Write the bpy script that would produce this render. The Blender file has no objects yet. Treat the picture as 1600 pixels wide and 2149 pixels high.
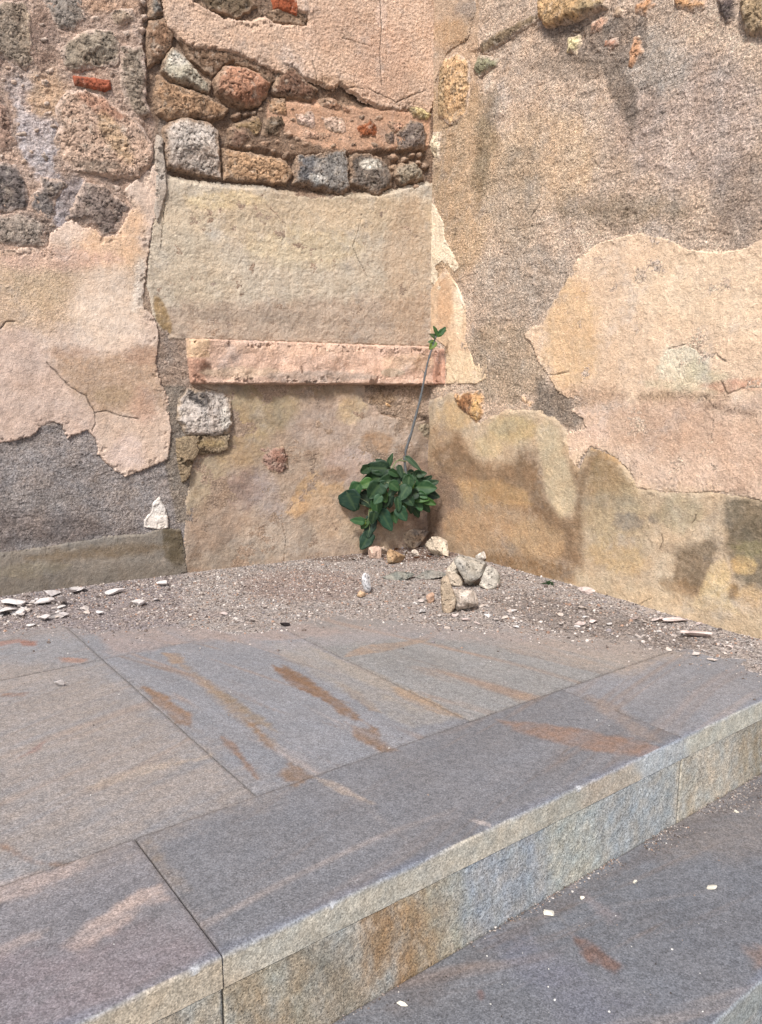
import bpy, math, random
import numpy as np
# ------------------------------------------------------------------ camera, world, sun
PITCH = math.atan(264.5 / 1624)
sc = bpy.context.scene
C = bpy.data.collections.new('place'); sc.collection.children.link(C)
cam = bpy.data.cameras.new('camera'); co = bpy.data.objects.new('camera', cam); C.objects.link(co)
cam.sensor_fit = 'HORIZONTAL'; cam.sensor_width = 36; cam.lens = 36 * 1624 / 1600
cam.clip_end = 200; cam.clip_start = 0.02
co.location = (0, 0, 1); co.rotation_euler = (math.pi / 2 - PITCH, 0, 0)
sc.camera = co
w = bpy.data.worlds.new('World'); sc.world = w; w.use_nodes = True
wn = w.node_tree
bg = wn.nodes['Background']
sky = wn.nodes.new('ShaderNodeTexSky'); sky.sky_type = 'NISHITA'; sky.sun_disc = False
SUN_EL, SUN_AZ = math.radians(48), math.radians(-164)     # azimuth from +Y towards +X
sky.sun_elevation = SUN_EL; sky.sun_rotation = SUN_AZ
sky.air_density = 1.0; sky.dust_density = 3.0; sky.ozone_density = 1.0
wn.links.new(sky.outputs[0], bg.inputs[0]); bg.inputs[1].default_value = 0.085
sun = bpy.data.lights.new('sun', 'SUN'); so = bpy.data.objects.new('sun', sun); C.objects.link(so)
sun.energy = 2.1; sun.angle = math.radians(9); sun.color = (1, 0.97, 0.925)
from mathutils import Vector
sd = Vector((math.sin(SUN_AZ) * math.cos(SUN_EL), math.cos(SUN_AZ) * math.cos(SUN_EL), math.sin(SUN_EL)))
so.rotation_euler = sd.to_track_quat('Z', 'Y').to_euler()
sc.view_settings.view_transform = 'Standard'; sc.view_settings.look = 'None'
sc.view_settings.gamma = 1; sc.view_settings.exposure = 1.06

RES = 0.004          # wall grid
K = 0.70
# ------------------------------------------------------------------ numpy noise
_r = np.random.RandomState(7)
_P = np.concatenate([_r.permutation(512)] * 2)
_G = _r.rand(512) * 2 * np.pi
_GX, _GY = np.cos(_G), np.sin(_G)
_V = _r.rand(512)
def pn(x, y, s=0):
    x = x + s * 17.37; y = y + s * 9.71
    xi = np.floor(x).astype(int); yi = np.floor(y).astype(int)
    xf = x - xi; yf = y - yi
    u = xf * xf * xf * (xf * (xf * 6 - 15) + 10); v = yf * yf * yf * (yf * (yf * 6 - 15) + 10)
    def g(ix, iy, dx, dy):
        h = _P[_P[ix & 511] + (iy & 511)]
        return _GX[h] * dx + _GY[h] * dy
    a = g(xi, yi, xf, yf); b = g(xi + 1, yi, xf - 1, yf)
    c = g(xi, yi + 1, xf, yf - 1); d = g(xi + 1, yi + 1, xf - 1, yf - 1)
    return ((a + (b - a) * u) + ((c + (d - c) * u) - (a + (b - a) * u)) * v) * 1.5
def fbm(x, y, f, o=4, s=0, ridge=False, g=0.5):
    t = 0; a = 1; n = 0
    for i in range(o):
        q = pn(x * f, y * f, s + i * 3.1)
        if ridge: q = 1 - 2 * np.abs(q)
        t = t + a * q; n += a; a *= g; f *= 2.03
    return t / n ** 0.8
def worley(x, y, f, s=0):
    x = x * f + s * 5.3; y = y * f + s * 2.9
    xi = np.floor(x).astype(int); yi = np.floor(y).astype(int)
    d1 = np.full(x.shape, 9.0); d2 = d1.copy(); cid = np.zeros(x.shape)
    for i in (-1, 0, 1):
        for j in (-1, 0, 1):
            h = _P[_P[(xi + i) & 511] + ((yi + j) & 511)]
            px = xi + i + _V[h]; py = yi + j + _V[(h + 91) & 511]
            d = (px - x) ** 2 + (py - y) ** 2
            m = d < d1
            d2 = np.where(m, d1, np.minimum(d2, d)); cid = np.where(m, _V[(h + 33) & 511], cid); d1 = np.where(m, d, d1)
    return np.sqrt(d1), np.sqrt(d2), cid
def smooth(a, b, x):
    t = np.clip((x - a) / (b - a), 0, 1); return t * t * (3 - 2 * t)
def lin(c):
    c = np.array(c, float) / 255; c = np.clip((c.mean() + (c - c.mean()) * .84) * 1.05, 0, 1)
    return np.where(c <= 0.04045, c / 12.92, ((c + 0.055) / 1.055) ** 2.4) * K
def sdf(U, V, poly, closed=True):
    """positive inside (for closed); for open lines the negative distance"""
    poly = np.asarray(poly, float); n = len(poly)
    d = np.full(U.shape, 1e9); ins = np.zeros(U.shape, bool)
    for i in range(n if closed else n - 1):
        ax, ay = poly[i]; bx, by = poly[(i + 1) % n]
        ex, ey = bx - ax, by - ay
        t = np.clip(((U - ax) * ex + (V - ay) * ey) / (ex * ex + ey * ey + 1e-12), 0, 1)
        d = np.minimum(d, (U - ax - t * ex) ** 2 + (V - ay - t * ey) ** 2)
        if closed and ay != by:
            c = ((ay > V) != (by > V)) & (U < (bx - ax) * (V - ay) / (by - ay) + ax)
            ins ^= c
    d = np.sqrt(d)
    return np.where(ins, d, -d) if closed else -d
# ------------------------------------------------------------------ photo measurement -> metres
F = 1624.0
def ray(x, y):
    cx = (x - 800) / F; cy = -(y - 1074.5) / F
    return np.array([cx, math.cos(PITCH) + cy * math.sin(PITCH), -math.sin(PITCH) + cy * math.cos(PITCH)])
def ground(x, y, z=0.0):
    d = ray(x, y); t = (z - 1) / d[2]
    return np.array([0, 0, 1.0]) + d * t
def atY(x, y, Y):
    d = ray(x, y); return np.array([0, 0, 1.0]) + d * (Y / d[1])
class Plane:
    """origin o, in-plane axes e1 (along) and e2, outward normal n"""
    def __init__(s, o, e1, e2, n): s.o, s.e1, s.e2, s.n = map(lambda v: np.array(v, float), (o, e1, e2, n))
    def uv(s, pts, h=0.0):
        r = []
        for x, y in pts:
            d = ray(x, y); q = np.array([0, 0, 1.0])
            t = np.dot(s.o + s.n * h - q, s.n) / np.dot(d, s.n)
            p = q + d * t - s.o
            r.append((p @ s.e1, p @ s.e2))
        return np.array(r)
    def pt(s, u, v, h):
        return s.o + np.multiply.outer(u, s.e1) + np.multiply.outer(v, s.e2) + np.multiply.outer(h, s.n)
CORNER = ground(900, 1155)
aL, aR = math.radians(61.27), math.radians(145.32)
WL = Plane(CORNER, (-math.sin(aL), -math.cos(aL), 0), (0, 0, 1), (math.cos(aL), -math.sin(aL), 0))
WR = Plane(CORNER, (math.sin(aR), math.cos(aR), 0), (0, 0, 1), (math.cos(aR), -math.sin(aR), 0))
if WR.n @ (-CORNER + np.array([0, 0, 0])) < 0: WR.n = -WR.n
aA = math.atan2(2200, 1645)
DA = np.array([math.sin(aA), math.cos(aA), 0]); DB = np.array([-math.cos(aA), math.sin(aA), 0])
N0 = ground(467, 2005)
GP = Plane(N0, DA, DB, (0, 0, 1))                    # upper paving
STEP = 0.262
GL = Plane(N0 - np.array([0, 0, STEP]), DA, DB, (0, 0, 1))   # lower paving
# ------------------------------------------------------------------ objects
def tag(o, label=None, cat=None, group=None, kind=None):
    if label: o['label'] = label
    if cat: o['category'] = cat
    if group: o['group'] = group
    if kind: o['kind'] = kind
    return o
def empty(name, loc=(0, 0, 0)):
    o = bpy.data.objects.new(name, None); o.location = loc; o.empty_display_size = 0.1
    C.objects.link(o); return o
def par(o, parent):
    if parent is not None:
        o.parent = parent
        o.matrix_parent_inverse = parent.matrix_basis.inverted()
def meshobj(name, V, Fq, mat, parent=None, col=None, attrs=None, smoothf=True):
    """Fq: (n,k) int array of faces (k constant) or list of such arrays"""
    V = np.asarray(V, float).reshape(-1, 3)
    Fs = Fq if isinstance(Fq, list) else [Fq]
    Fs = [np.asarray(f, int) for f in Fs if len(f)]
    me = bpy.data.meshes.new(name)
    me.vertices.add(len(V)); me.vertices.foreach_set('co', V.ravel())
    nl = sum(f.size for f in Fs); npoly = sum(len(f) for f in Fs)
    me.loops.add(nl); me.polygons.add(npoly)
    me.loops.foreach_set('vertex_index', np.concatenate([f.ravel() for f in Fs]))
    tot = np.concatenate([np.full(len(f), f.shape[1]) for f in Fs])
    st = np.concatenate([[0], np.cumsum(tot)[:-1]])
    me.polygons.foreach_set('loop_start', st.astype(int))
    me.polygons.foreach_set('loop_total', tot.astype(int))
    me.polygons.foreach_set('use_smooth', np.full(npoly, smoothf))
    if col is not None:
        ca = me.color_attributes.new('Col', 'FLOAT_COLOR', 'POINT')
        c4 = np.ones((len(V), 4)); c4[:, :3] = np.clip(col.reshape(-1, 3), 0.004, 0.9)
        ca.data.foreach_set('color', c4.ravel())
    for k, a in (attrs or {}).items():
        at = me.attributes.new(k, 'FLOAT', 'POINT'); at.data.foreach_set('value', np.asarray(a, float).ravel())
    me.update(calc_edges=True); me.validate()
    me.materials.append(mat)
    o = bpy.data.objects.new(name, me); C.objects.link(o); par(o, parent)
    return o
def gridfaces(nu, nv, mask=None, flip=False):
    i, j = np.meshgrid(np.arange(nu - 1), np.arange(nv - 1), indexing='ij')
    a = i * nv + j
    f = np.stack([a, a + nv, a + nv + 1, a + 1], -1).reshape(-1, 4)
    if flip: f = f[:, ::-1]
    if mask is not None:
        m = mask.ravel(); keep = m[f].any(1); f = f[keep]
    return f
def compact(V, f, *arrs):
    used = np.zeros(len(V), bool); used[f.ravel()] = True
    idx = np.cumsum(used) - 1
    return (V[used], idx[f]) + tuple(a.reshape(len(used), -1)[used] for a in arrs)
# ------------------------------------------------------------------ materials
def NM(name):
    m = bpy.data.materials.new(name); m.use_nodes = True; nt = m.node_tree
    b = nt.nodes['Principled BSDF']; b.inputs['Roughness'].default_value = 0.9
    b.inputs['Specular IOR Level'].default_value = 0.25
    return m, nt, b
def nd(nt, t, **kw):
    n = nt.nodes.new(t)
    for k, v in kw.items():
        if isinstance(v, tuple) and v[0] == 'i': pass
        setattr(n, k, v)
    return n
def math_(nt, op, a, b=None, c=None, clamp=False):
    n = nt.nodes.new('ShaderNodeMath'); n.operation = op; n.use_clamp = clamp
    for i, x in enumerate((a, b, c)):
        if x is None: continue
        if isinstance(x, (int, float)): n.inputs[i].default_value = x
        else: nt.links.new(x, n.inputs[i])
    return n.outputs[0]
def noise(nt, pos, scale, detail=3, rough=0.55):
    n = nt.nodes.new('ShaderNodeTexNoise'); n.inputs['Scale'].default_value = scale
    n.inputs['Detail'].default_value = detail; n.inputs['Roughness'].default_value = rough
    nt.links.new(pos, n.inputs['Vector']); return n.outputs['Fac']
def maprange(nt, x, a, b, c, d):
    n = nt.nodes.new('ShaderNodeMapRange'); nt.links.new(x, n.inputs[0])
    for i, v in enumerate((a, b, c, d)): n.inputs[i + 1].default_value = v
    return n.outputs[0]
def mineral(name, grain=170, gamt=0.22, med=45, mamt=0.15, pits=0.0, pitscale=130, bump=0.6, bdist=0.0015,
            coarse=False, salt=0.0, rough=0.92, spec=0.25):
    m, nt, b = NM(name)
    b.inputs['Roughness'].default_value = rough; b.inputs['Specular IOR Level'].default_value = spec
    at = nd(nt, 'ShaderNodeAttribute', attribute_name='Col')
    pos = nt.nodes.new('ShaderNodeNewGeometry').outputs['Position']
    n1 = noise(nt, pos, grain, 3, 0.6); n2 = noise(nt, pos, med, 4, 0.55)
    f1 = maprange(nt, n1, 0.3, 0.7, 1 - gamt, 1 + gamt)
    f2 = maprange(nt, n2, 0.3, 0.7, 1 - mamt, 1 + mamt)
    f = math_(nt, 'MULTIPLY', f1, f2)
    hgt = math_(nt, 'MULTIPLY', n1, 0.6)
    hgt = math_(nt, 'MULTIPLY_ADD', n2, 1.2, hgt)
    amt = None
    if coarse:
        amt = nd(nt, 'ShaderNodeAttribute', attribute_name='coarse').outputs['Fac']
    if pits > 0 or coarse:
        pv = noise(nt, pos, pitscale, 2, 0.5)
        pit = maprange(nt, pv, 0.30, 0.40, 1, 0)           # 1 in pits
        pk = math_(nt, 'MULTIPLY', pit, max(pits, 0.45) if not coarse else 0.5)
        if amt is not None: pk = math_(nt, 'MULTIPLY', pk, amt)
        f = math_(nt, 'MULTIPLY', f, math_(nt, 'SUBTRACT', 1.0, pk))
        hgt = math_(nt, 'MULTIPLY_ADD', pk, -1.6, hgt)
        if coarse:
            pv2 = noise(nt, pos, 48, 3, 0.6); pit2 = maprange(nt, pv2, 0.24, 0.33, .7, 0)
            k2 = math_(nt, 'MULTIPLY', pit2, math_(nt, 'MULTIPLY_ADD', amt, .85, .12))
            f = math_(nt, 'MULTIPLY', f, math_(nt, 'SUBTRACT', 1.0, k2)); hgt = math_(nt, 'MULTIPLY_ADD', k2, -3.5, hgt)
            gv = noise(nt, pos, 85, 4, 0.7)
            gr = maprange(nt, gv, 0.35, 0.68, -0.30, 0.32)
            gr = math_(nt, 'MULTIPLY', gr, amt)
            f = math_(nt, 'MULTIPLY', f, math_(nt, 'ADD', 1.0, gr))
            hgt = math_(nt, 'MULTIPLY_ADD', gr, 3.0, hgt)
    if salt > 0:
        vo = nt.nodes.new('ShaderNodeTexVoronoi'); vo.inputs['Scale'].default_value = 260
        nt.links.new(pos, vo.inputs['Vector'])
        sx = nt.nodes.new('ShaderNodeSeparateColor'); nt.links.new(vo.outputs['Color'], sx.inputs[0])
        s = maprange(nt, sx.outputs[0], 0, 1, 1 - salt, 1 + salt)
        f = math_(nt, 'MULTIPLY', f, s)
    f = math_(nt, 'MULTIPLY', f, 1.06)
    mx = nt.nodes.new('ShaderNodeVectorMath'); mx.operation = 'SCALE'
    nt.links.new(at.outputs['Color'], mx.inputs[0]); nt.links.new(f, mx.inputs['Scale'])
    nt.links.new(mx.outputs[0], b.inputs['Base Color'])
    bp = nt.nodes.new('ShaderNodeBump'); bp.inputs['Strength'].default_value = bump; bp.inputs['Distance'].default_value = bdist * 2
    nt.links.new(hgt, bp.inputs['Height']); nt.links.new(bp.outputs[0], b.inputs['Normal'])
    return m
M_WALL = mineral('old_render', grain=210, gamt=0.17, med=42, mamt=0.14, bump=0.9, bdist=0.003, coarse=True)
M_STONE = mineral('rubble_stone', grain=150, gamt=0.28, med=40, mamt=0.30, pits=0.5, pitscale=65, bump=1.0, bdist=0.004)
M_BRICK = mineral('red_brick', grain=200, gamt=0.2, med=60, mamt=0.2, pits=0.3, bump=0.8)
M_SLAB = mineral('quartzite_slab', grain=280, gamt=0.34, med=45, mamt=0.14, bump=0.7, bdist=0.0012, salt=0.28, rough=0.8, spec=0.3)
M_RISER = mineral('bush_hammered_stone', grain=300, gamt=0.36, med=50, mamt=0.14, pits=0.4, pitscale=230, bump=0.7, bdist=0.0012, salt=0.35)
M_DIRT = mineral('dirt', grain=130, gamt=0.55, med=60, mamt=0.3, pits=0.5, pitscale=90, bump=1.0, bdist=0.005, salt=0.3)
M_PEB = mineral('gravel', grain=200, gamt=0.15, med=50, mamt=0.1, bump=0.3)
M_CHIP = mineral('lime_chip', grain=160, gamt=0.10, med=50, mamt=0.12, bump=0.7, bdist=0.002)
# ------------------------------------------------------------------ painting albedo on a surface patch
def paint(P, U, V, col, layers, seed=0, coarse=None):
    W = fbm(U, V, 9, 5, seed + 1) ; W2 = fbm(U, V, 40, 3, seed + 5)
    bu0, bu1, bv0, bv1 = U.min(), U.max(), V.min(), V.max()
    for L in layers:
        poly, c = L[0], L[1]
        op = L[2] if len(L) > 2 else 1; soft = L[3] if len(L) > 3 else 0.01; wp = L[4] if len(L) > 4 else 0.02
        cc = L[5] if len(L) > 5 else None
        if isinstance(poly, tuple):     # ellipse (cx,cy,rx,ry,rot) in photo pixels
            cx, cy, rx, ry = poly[:4]; rt = math.radians(poly[4]) if len(poly) > 4 else 0
            poly = [(cx + rx * math.cos(t) * math.cos(rt) - ry * math.sin(t) * math.sin(rt),
                     cy + rx * math.cos(t) * math.sin(rt) + ry * math.sin(t) * math.cos(rt)) for t in np.linspace(0, 2 * np.pi, 15)[:-1]]
        q = P.uv(poly); mg = soft * 1.5 + wp * 1.5 + 0.01
        if q[:, 0].max() + mg < bu0 or q[:, 0].min() - mg > bu1 or q[:, 1].max() + mg < bv0 or q[:, 1].min() - mg > bv1: continue
        m = (U > q[:, 0].min() - mg) & (U < q[:, 0].max() + mg) & (V > q[:, 1].min() - mg) & (V < q[:, 1].max() + mg)
        if not m.any(): continue
        s = sdf(U[m], V[m], q) + wp * W[m] + wp * 0.45 * W2[m]
        a = smooth(-soft, soft, s) * np.clip(op * (1 + .35 * W2[m]), 0, 1)
        col[m] += (lin(c) - col[m]) * a[:, None]
        if cc is not None and coarse is not None: coarse[m] += (cc - coarse[m]) * a
    return col
def mottle(U, V, col, amt=0.1, seed=0, f=6, warm=0.04):
    n = fbm(U, V, f, 6, seed, g=0.62); n2 = fbm(U, V, f * 1.7, 4, seed + 11)
    col *= (1 + amt * n)[..., None]
    col[..., 0] *= 1 + warm * n2; col[..., 2] *= 1 - warm * n2
    return col
WALLK = 1.08
def drips(U, V, col, amt, seed):
    n = fbm(U * 9, V * 1.6, 1, 5, seed + 301, g=.6); n2 = fbm(U, V, 2.2, 6, seed + 307, g=.68)
    n3 = fbm(U, V, 13, 5, seed + 311, g=.7)
    col *= (1 + amt * (.6 * n + 1.2 * n2 + 1.0 * n3))[..., None]
    pk = smooth(.46, .62, fbm(U, V, 24, 4, seed + 331, g=.75)); col *= (1 - .28 * pk)[..., None]
    g_ = smooth(.1, .7, fbm(U, V, 4, 6, seed + 317, g=.7)) * .35      # greyed patches
    gr = col.mean(-1, keepdims=True) * .92
    col += (gr - col) * g_[..., None]
    w_ = smooth(.15, .7, fbm(U, V, 5, 6, seed + 323, g=.7)) * .4       # lime bloom
    col += (lin((222, 200, 178)) - col) * w_[..., None] * .5
def cracks(P, U, V, H, col, lines, depth=0.006, width=0.0035):
    for ln in lines:
        pts, wd = (ln[0], ln[1]) if isinstance(ln, tuple) else (ln, width)
        q = P.uv(pts)
        m = (U > q[:, 0].min() - .03) & (U < q[:, 0].max() + .03) & (V > q[:, 1].min() - .03) & (V < q[:, 1].max() + .03)
        if not m.any(): continue
        wob = 0.006 * fbm(U[m], V[m], 22, 3, 4)
        q2u = U[m] + wob; q2v = V[m] + 0.006 * fbm(U[m], V[m], 22, 3, 14)
        d = -sdf(q2u, q2v, q, False)
        thin = 0.55 + 0.7 * np.abs(fbm(U[m], V[m], 14, 2, 8))
        a = 1 - smooth(wd * thin * 0.5, wd * thin * 1.5, d)
        H[m] -= depth * a; col[m] *= (1 - 0.55 * a)[:, None]
def wall_patch(P, name, parent, poly, base, prot, mat=M_WALL, layers=(), seed=0, warp=0.012, wf=14, edge=0.005,
               lump=0.002, lf=18, fine=0.0008, coarse=0.0, res=None, mamt=0.12, warm=0.05, profile='flat', crk=(),
               tilt=None, rim=None, wrinkle=0.0, rag=1.0, hole=None, facets=0, label=None, tiltz=0.0, fringe=None):
    res = res or RES
    q = P.uv(poly); pad = 0.02 + warp
    if profile == 'round': pad = 0.012 + warp
    u = np.arange(q[:, 0].min() - pad, q[:, 0].max() + pad, res); v = np.arange(max(q[:, 1].min() - pad, -0.03), q[:, 1].max() + pad, res)
    U, V = np.meshgrid(u, v, indexing='ij')
    s = sdf(U, V, q)
    s = s + warp * fbm(U, V, wf, 5, seed + 2, g=0.6)
    if profile == 'flat' and warp >= .005:
        s = s - rag * (.010 * smooth(.1, .7, fbm(U, V, 42, 4, seed + 201, g=.7)) + .006 * fbm(U, V, 90, 2, seed + 203) - .003)
    if hole is not None:
        for hl in hole:
            s = np.minimum(s, -sdf(U, V, P.uv(hl)) + warp * fbm(U, V, wf, 5, seed + 9, g=0.6))
    if profile == 'flat':
        t = smooth(-edge, edge, s)
        fl = smooth(.12, .22, fbm(U, V, 11, 5, seed + 205, g=.65)) * (1 - smooth(.01, .07, s)) * rag
        prot_ = prot * (1 - .55 * fl) * (1 + .5 * fbm(U, V, 5, 3, seed + 207))
        H = -0.012 + (prot_ + 0.012) * t
    else:
        R = min(s.max() * 0.95, 0.05 if profile == 'round' else 0.02)
        x = np.clip(s / R, 0, 1)
        H = -0.012 + (prot + 0.012) * np.sqrt(np.clip(1 - (1 - x) ** 2.2, 0, 1))
        H = np.where(s < 0, -0.012 + s * 2.0, H)
    if facets:
        rs = np.random.RandomState(seed * 13 + 5)
        cu, cv = q.mean(0); ru = (q[:, 0].max() - q[:, 0].min()) / 2; rv = (q[:, 1].max() - q[:, 1].min()) / 2
        for k in range(facets):
            an = rs.rand() * 6.28 + k * 6.28 / facets; sl = prot * rs.uniform(0.5, 1.5)
            off = prot * rs.uniform(0.95, 1.3)
            pl = off - sl * (np.cos(an) * (U - cu) / ru + np.sin(an) * (V - cv) / rv) 
            H = np.minimum(H, np.maximum(pl, prot * 0.2))
    inside = smooth(0, 0.012, s)
    rw = np.random.RandomState(seed + 77)
    H += inside * (lump * fbm(U, V, lf, 4, seed + 3) + fine * .45 * rw.normal(size=U.shape))
    if profile != 'flat':
        H += inside * 0.0035 * (fbm(U, V, 26, 4, seed + 6, ridge=True) - 0.3)
        d1, d2, cid = worley(U + .01 * pn(U * 30, V * 30), V, 1 / 0.035, seed)
        H += inside * 0.004 * (cid - .5)
    if wrinkle: H += inside * wrinkle * (fbm(U, V, 11, 5, seed + 8, ridge=True, g=.6) - .2) + inside * wrinkle * .5 * fbm(U, V, 38, 4, seed + 18, ridge=True)
    if tilt is not None: H += inside * (tilt[0] * (U - q[:, 0].mean()) + tilt[1] * (V - q[:, 1].mean()))
    if coarse: H += inside * coarse * (0.0016 * fbm(U, V, 55, 3, seed + 7) + .0007 * rw.normal(size=U.shape))
    col = np.empty(U.shape + (3,)); col[:] = lin(base)
    cz = np.full(U.shape, float(coarse))
    paint(P, U, V, col, layers, seed, cz)
    if profile == 'flat': col *= (1 - .16 * fl)[..., None]
    if fringe is not None:      # pale freshly broken rim
        a = (1 - smooth(0.002, fringe[1], s)) * fringe[2]
        col += (lin(fringe[0]) - col) * a[..., None]
    if profile != 'flat':
        if mat is M_STONE: col[:] = col.mean(-1, keepdims=True) + .95 * (col - col.mean(-1, keepdims=True)); col *= 1.1
        n = fbm(U, V, 30, 5, seed + 21, g=0.65)
        col *= (1 + 0.40 * n)[..., None]
        lc = smooth(0.12, 0.5, fbm(U, V, 20, 5, seed + 23, g=.75)) * 0.75
        col += (lin((212, 196, 176)) - col) * lc[..., None] * 0.6
        cre = smooth(.80, .96, 1 - 2 * np.abs(pn(U * 13 + .5 * pn(U * 40, V * 40, seed), V * 17 + .4 * pn(U * 35, V * 35, seed + 1), seed + 33))) * inside
        H -= .005 * cre; col *= (1 - .45 * cre)[..., None]
        wm = smooth(0.1, 0.5, fbm(U, V, 13, 4, seed + 27, g=.65)) * 0.4
        col += (lin((160, 132, 108)) - col) * wm[..., None] * 0.6
        dk = smooth(0.2, 0.6, fbm(U, V, 17, 5, seed + 29, g=.7)) * 0.5
        col *= (1 - dk)[..., None]
    if rim is not None:         # mortar smeared over the edge of the stone
        a = 1 - smooth(.001, .026, s - .022 * fbm(U, V, 18, 4, seed + 61, g=.65))
        rc = lin(rim) * (1 + .25 * fbm(U, V, 45, 3, seed + 63))[..., None]
        col += (rc - col) * (a * .9)[..., None]
        H = H * (1 - .35 * a * (s > 0))
    mottle(U, V, col, mamt, seed, warm=warm)
    if profile == 'flat': drips(U, V, col, .12, seed)
    col *= (1 + (.05 + .15 * cz) * rw.normal(size=U.shape).clip(-2, 2))[..., None] * WALLK
    cracks(P, U, V, H, col, crk)
    keep = s > -max(edge * 1.3, 0.006) if profile == 'flat' else s > -0.008
    f = gridfaces(len(u), len(v), keep)
    X = P.pt(U.ravel(), V.ravel(), H.ravel())
    # face orientation: towards the normal
    e = np.cross(P.e1, P.e2) @ P.n
    if e < 0: f = f[:, ::-1]
    X, f, cc, zz = compact(X, f, col.reshape(-1, 3), cz.reshape(-1, 1))
    o = meshobj(name, X, f, mat, parent, cc, {'coarse': zz})
    if label: o['label'] = label
    return o
# ------------------------------------------------------------------ left wall
def wall_core(P, parent, name, u0, u1, z1, base, layers, seed, coarse0, relief, crk):
    u = np.arange(u0, u1, RES); v = np.arange(-0.03, z1, RES)
    U, V = np.meshgrid(u, v, indexing='ij')
    col = np.empty(U.shape + (3,)); col[:] = lin(base); cz = np.full(U.shape, float(coarse0))
    paint(P, U, V, col, layers, seed, cz)
    mottle(U, V, col, 0.16, seed, warm=0.07)
    H = 0.004 * fbm(U, V, 3.5, 3, seed + 1) + 0.003 * fbm(U, V, 14, 4, seed + 2)
    rw = np.random.RandomState(seed)
    H += .007 * fbm(U, V, 6, 4, seed + 77) * cz + cz * (0.0022 * fbm(U, V, 45, 4, seed + 3, g=.7) + .0008 * rw.normal(size=U.shape))
    sc_ = smooth(.25, .5, fbm(U * .5, V * 1.3, 12, 5, seed + 79, ridge=True, g=.6)) * cz      # scuffed ridges
    H += .003 * sc_; drips(U, V, col, .20, seed); col *= (1 + .10 * sc_)[..., None]
    col *= (1 + (.05 + .17 * cz) * rw.normal(size=U.shape).clip(-2, 2))[..., None] * WALLK
    for poly, dh, soft, wp, rough in relief:
        q = P.uv(poly)
        s = sdf(U, V, q) + wp * fbm(U, V, 12, 5, seed + 31)
        a = smooth(-soft, soft, s)
        H += dh * a + a * rough * fbm(U, V, 20, 5, seed + 41, ridge=True, g=.62)
        col *= (1 + a * min(rough * 18, .35) * fbm(U, V, 25, 5, seed + 45, g=.7))[..., None]
    cracks(P, U, V, H, col, crk)
    f = gridfaces(len(u), len(v))
    if np.cross(P.e1, P.e2) @ P.n < 0: f = f[:, ::-1]
    return meshobj(name, P.pt(U.ravel(), V.ravel(), H.ravel()), f, M_WALL, parent, col, {'coarse': cz})
def backing(P, parent, u0, u1, z1):
    V = [P.pt(np.array(u), np.array(z), np.array(h)) for u in (u0, u1) for z in (-0.3, z1) for h in (-0.04, -0.5)]
    f = [(0, 1, 3, 2), (4, 6, 7, 5), (0, 4, 5, 1), (2, 3, 7, 6), (0, 2, 6, 4), (1, 5, 7, 3)]
    c = np.empty((8, 3)); c[:] = lin((150, 130, 110))
    return meshobj('masonry_core', V, np.array(f), M_DIRT, parent, c, smoothf=False)

LW = empty('stone_wall', CORNER)
tag(LW, 'old left hand wall of bare rubble stones and peeling pink plaster with a long stone lintel', 'wall')
left_layers = [
    ([(-120, -80), (345, -80), (335, 540), (-120, 540)], (196, 166, 146), 1, .02, .02, .55),
    ([(20, 190), (70, 200), (120, 260), (115, 330), (140, 390), (90, 385), (50, 330), (35, 260)], (205, 192, 190), .9, .02, .04),
    ([(110, 380), (180, 375), (150, 470), (110, 480)], (190, 178, 180), .85, .015, .02),
    ((95, 190, 45, 60), (214, 176, 142), .9, .03, .03),
    ((90, 90, 28, 70), (150, 122, 106), .8, .02, .02),
    ((40, 180, 30, 22), (200, 178, 168), .8, .02, .02),
    ((230, 8, 60, 22), (208, 168, 138), .8, .02, .02),
    ([(296, -60), (920, -60), (915, 420), (340, 400), (330, 250), (296, 200)], (146, 118, 96), 1, .012, .02, .75),
    ((150, 420, 30, 60), (150, 135, 128), .6, .02, .02),
    ((60, 480, 60, 34), (150, 132, 120), .8, .02, .02, 1),
    ([(560, 200), (640, 200), (760, 225), (880, 205), (905, 240), (900, 315), (800, 310), (740, 318), (690, 310), (640, 298), (560, 250)], (208, 162, 130), 1, .008, .012, .35),
    ((350, 300, 16, 90), (176, 156, 140), .7, .015, .02),
    ([(-120, 890), (400, 890), (400, 1150), (-120, 1180)], (164, 154, 150), 1, .02, .02, 1),
    ([(-120, 1060), (160, 1080), (300, 1120), (-120, 1170)], (112, 98, 92), .55, .05, .04, 1),
    ((60, 1050, 110, 20), (158, 148, 142), .5, .03, .03),
    ([(320, 690), (400, 700), (400, 820), (375, 830), (330, 820)], (176, 152, 134), 1, .01, .01, .9),
    ([(340, 810), (390, 810), (400, 960), (395, 1100), (370, 1100), (345, 960)], (150, 136, 122), 1, .01, .012, .9),
]
left_relief = [
    ([(300, -60), (915, -60), (905, 235), (560, 205), (480, 300), (610, 330), (900, 310), (905, 410), (340, 400), (300, 250)], -0.030, .02, .02, 0.007),
    ([(-150, -80), (310, -80), (310, 380), (230, 500), (-150, 520)], -0.006, .02, .02, 0.008),
    ([(-150, 900), (390, 900), (390, 1180), (-150, 1200)], -0.006, .02, .02, 0.0012),
]
left_core = wall_core(WL, LW, 'rubble_masonry', -0.06, 3.05, 3.75, (176, 150, 128), left_layers, 3, .6, left_relief, [])
backing(WL, LW, -0.5, 3.05, 3.75)

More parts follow.
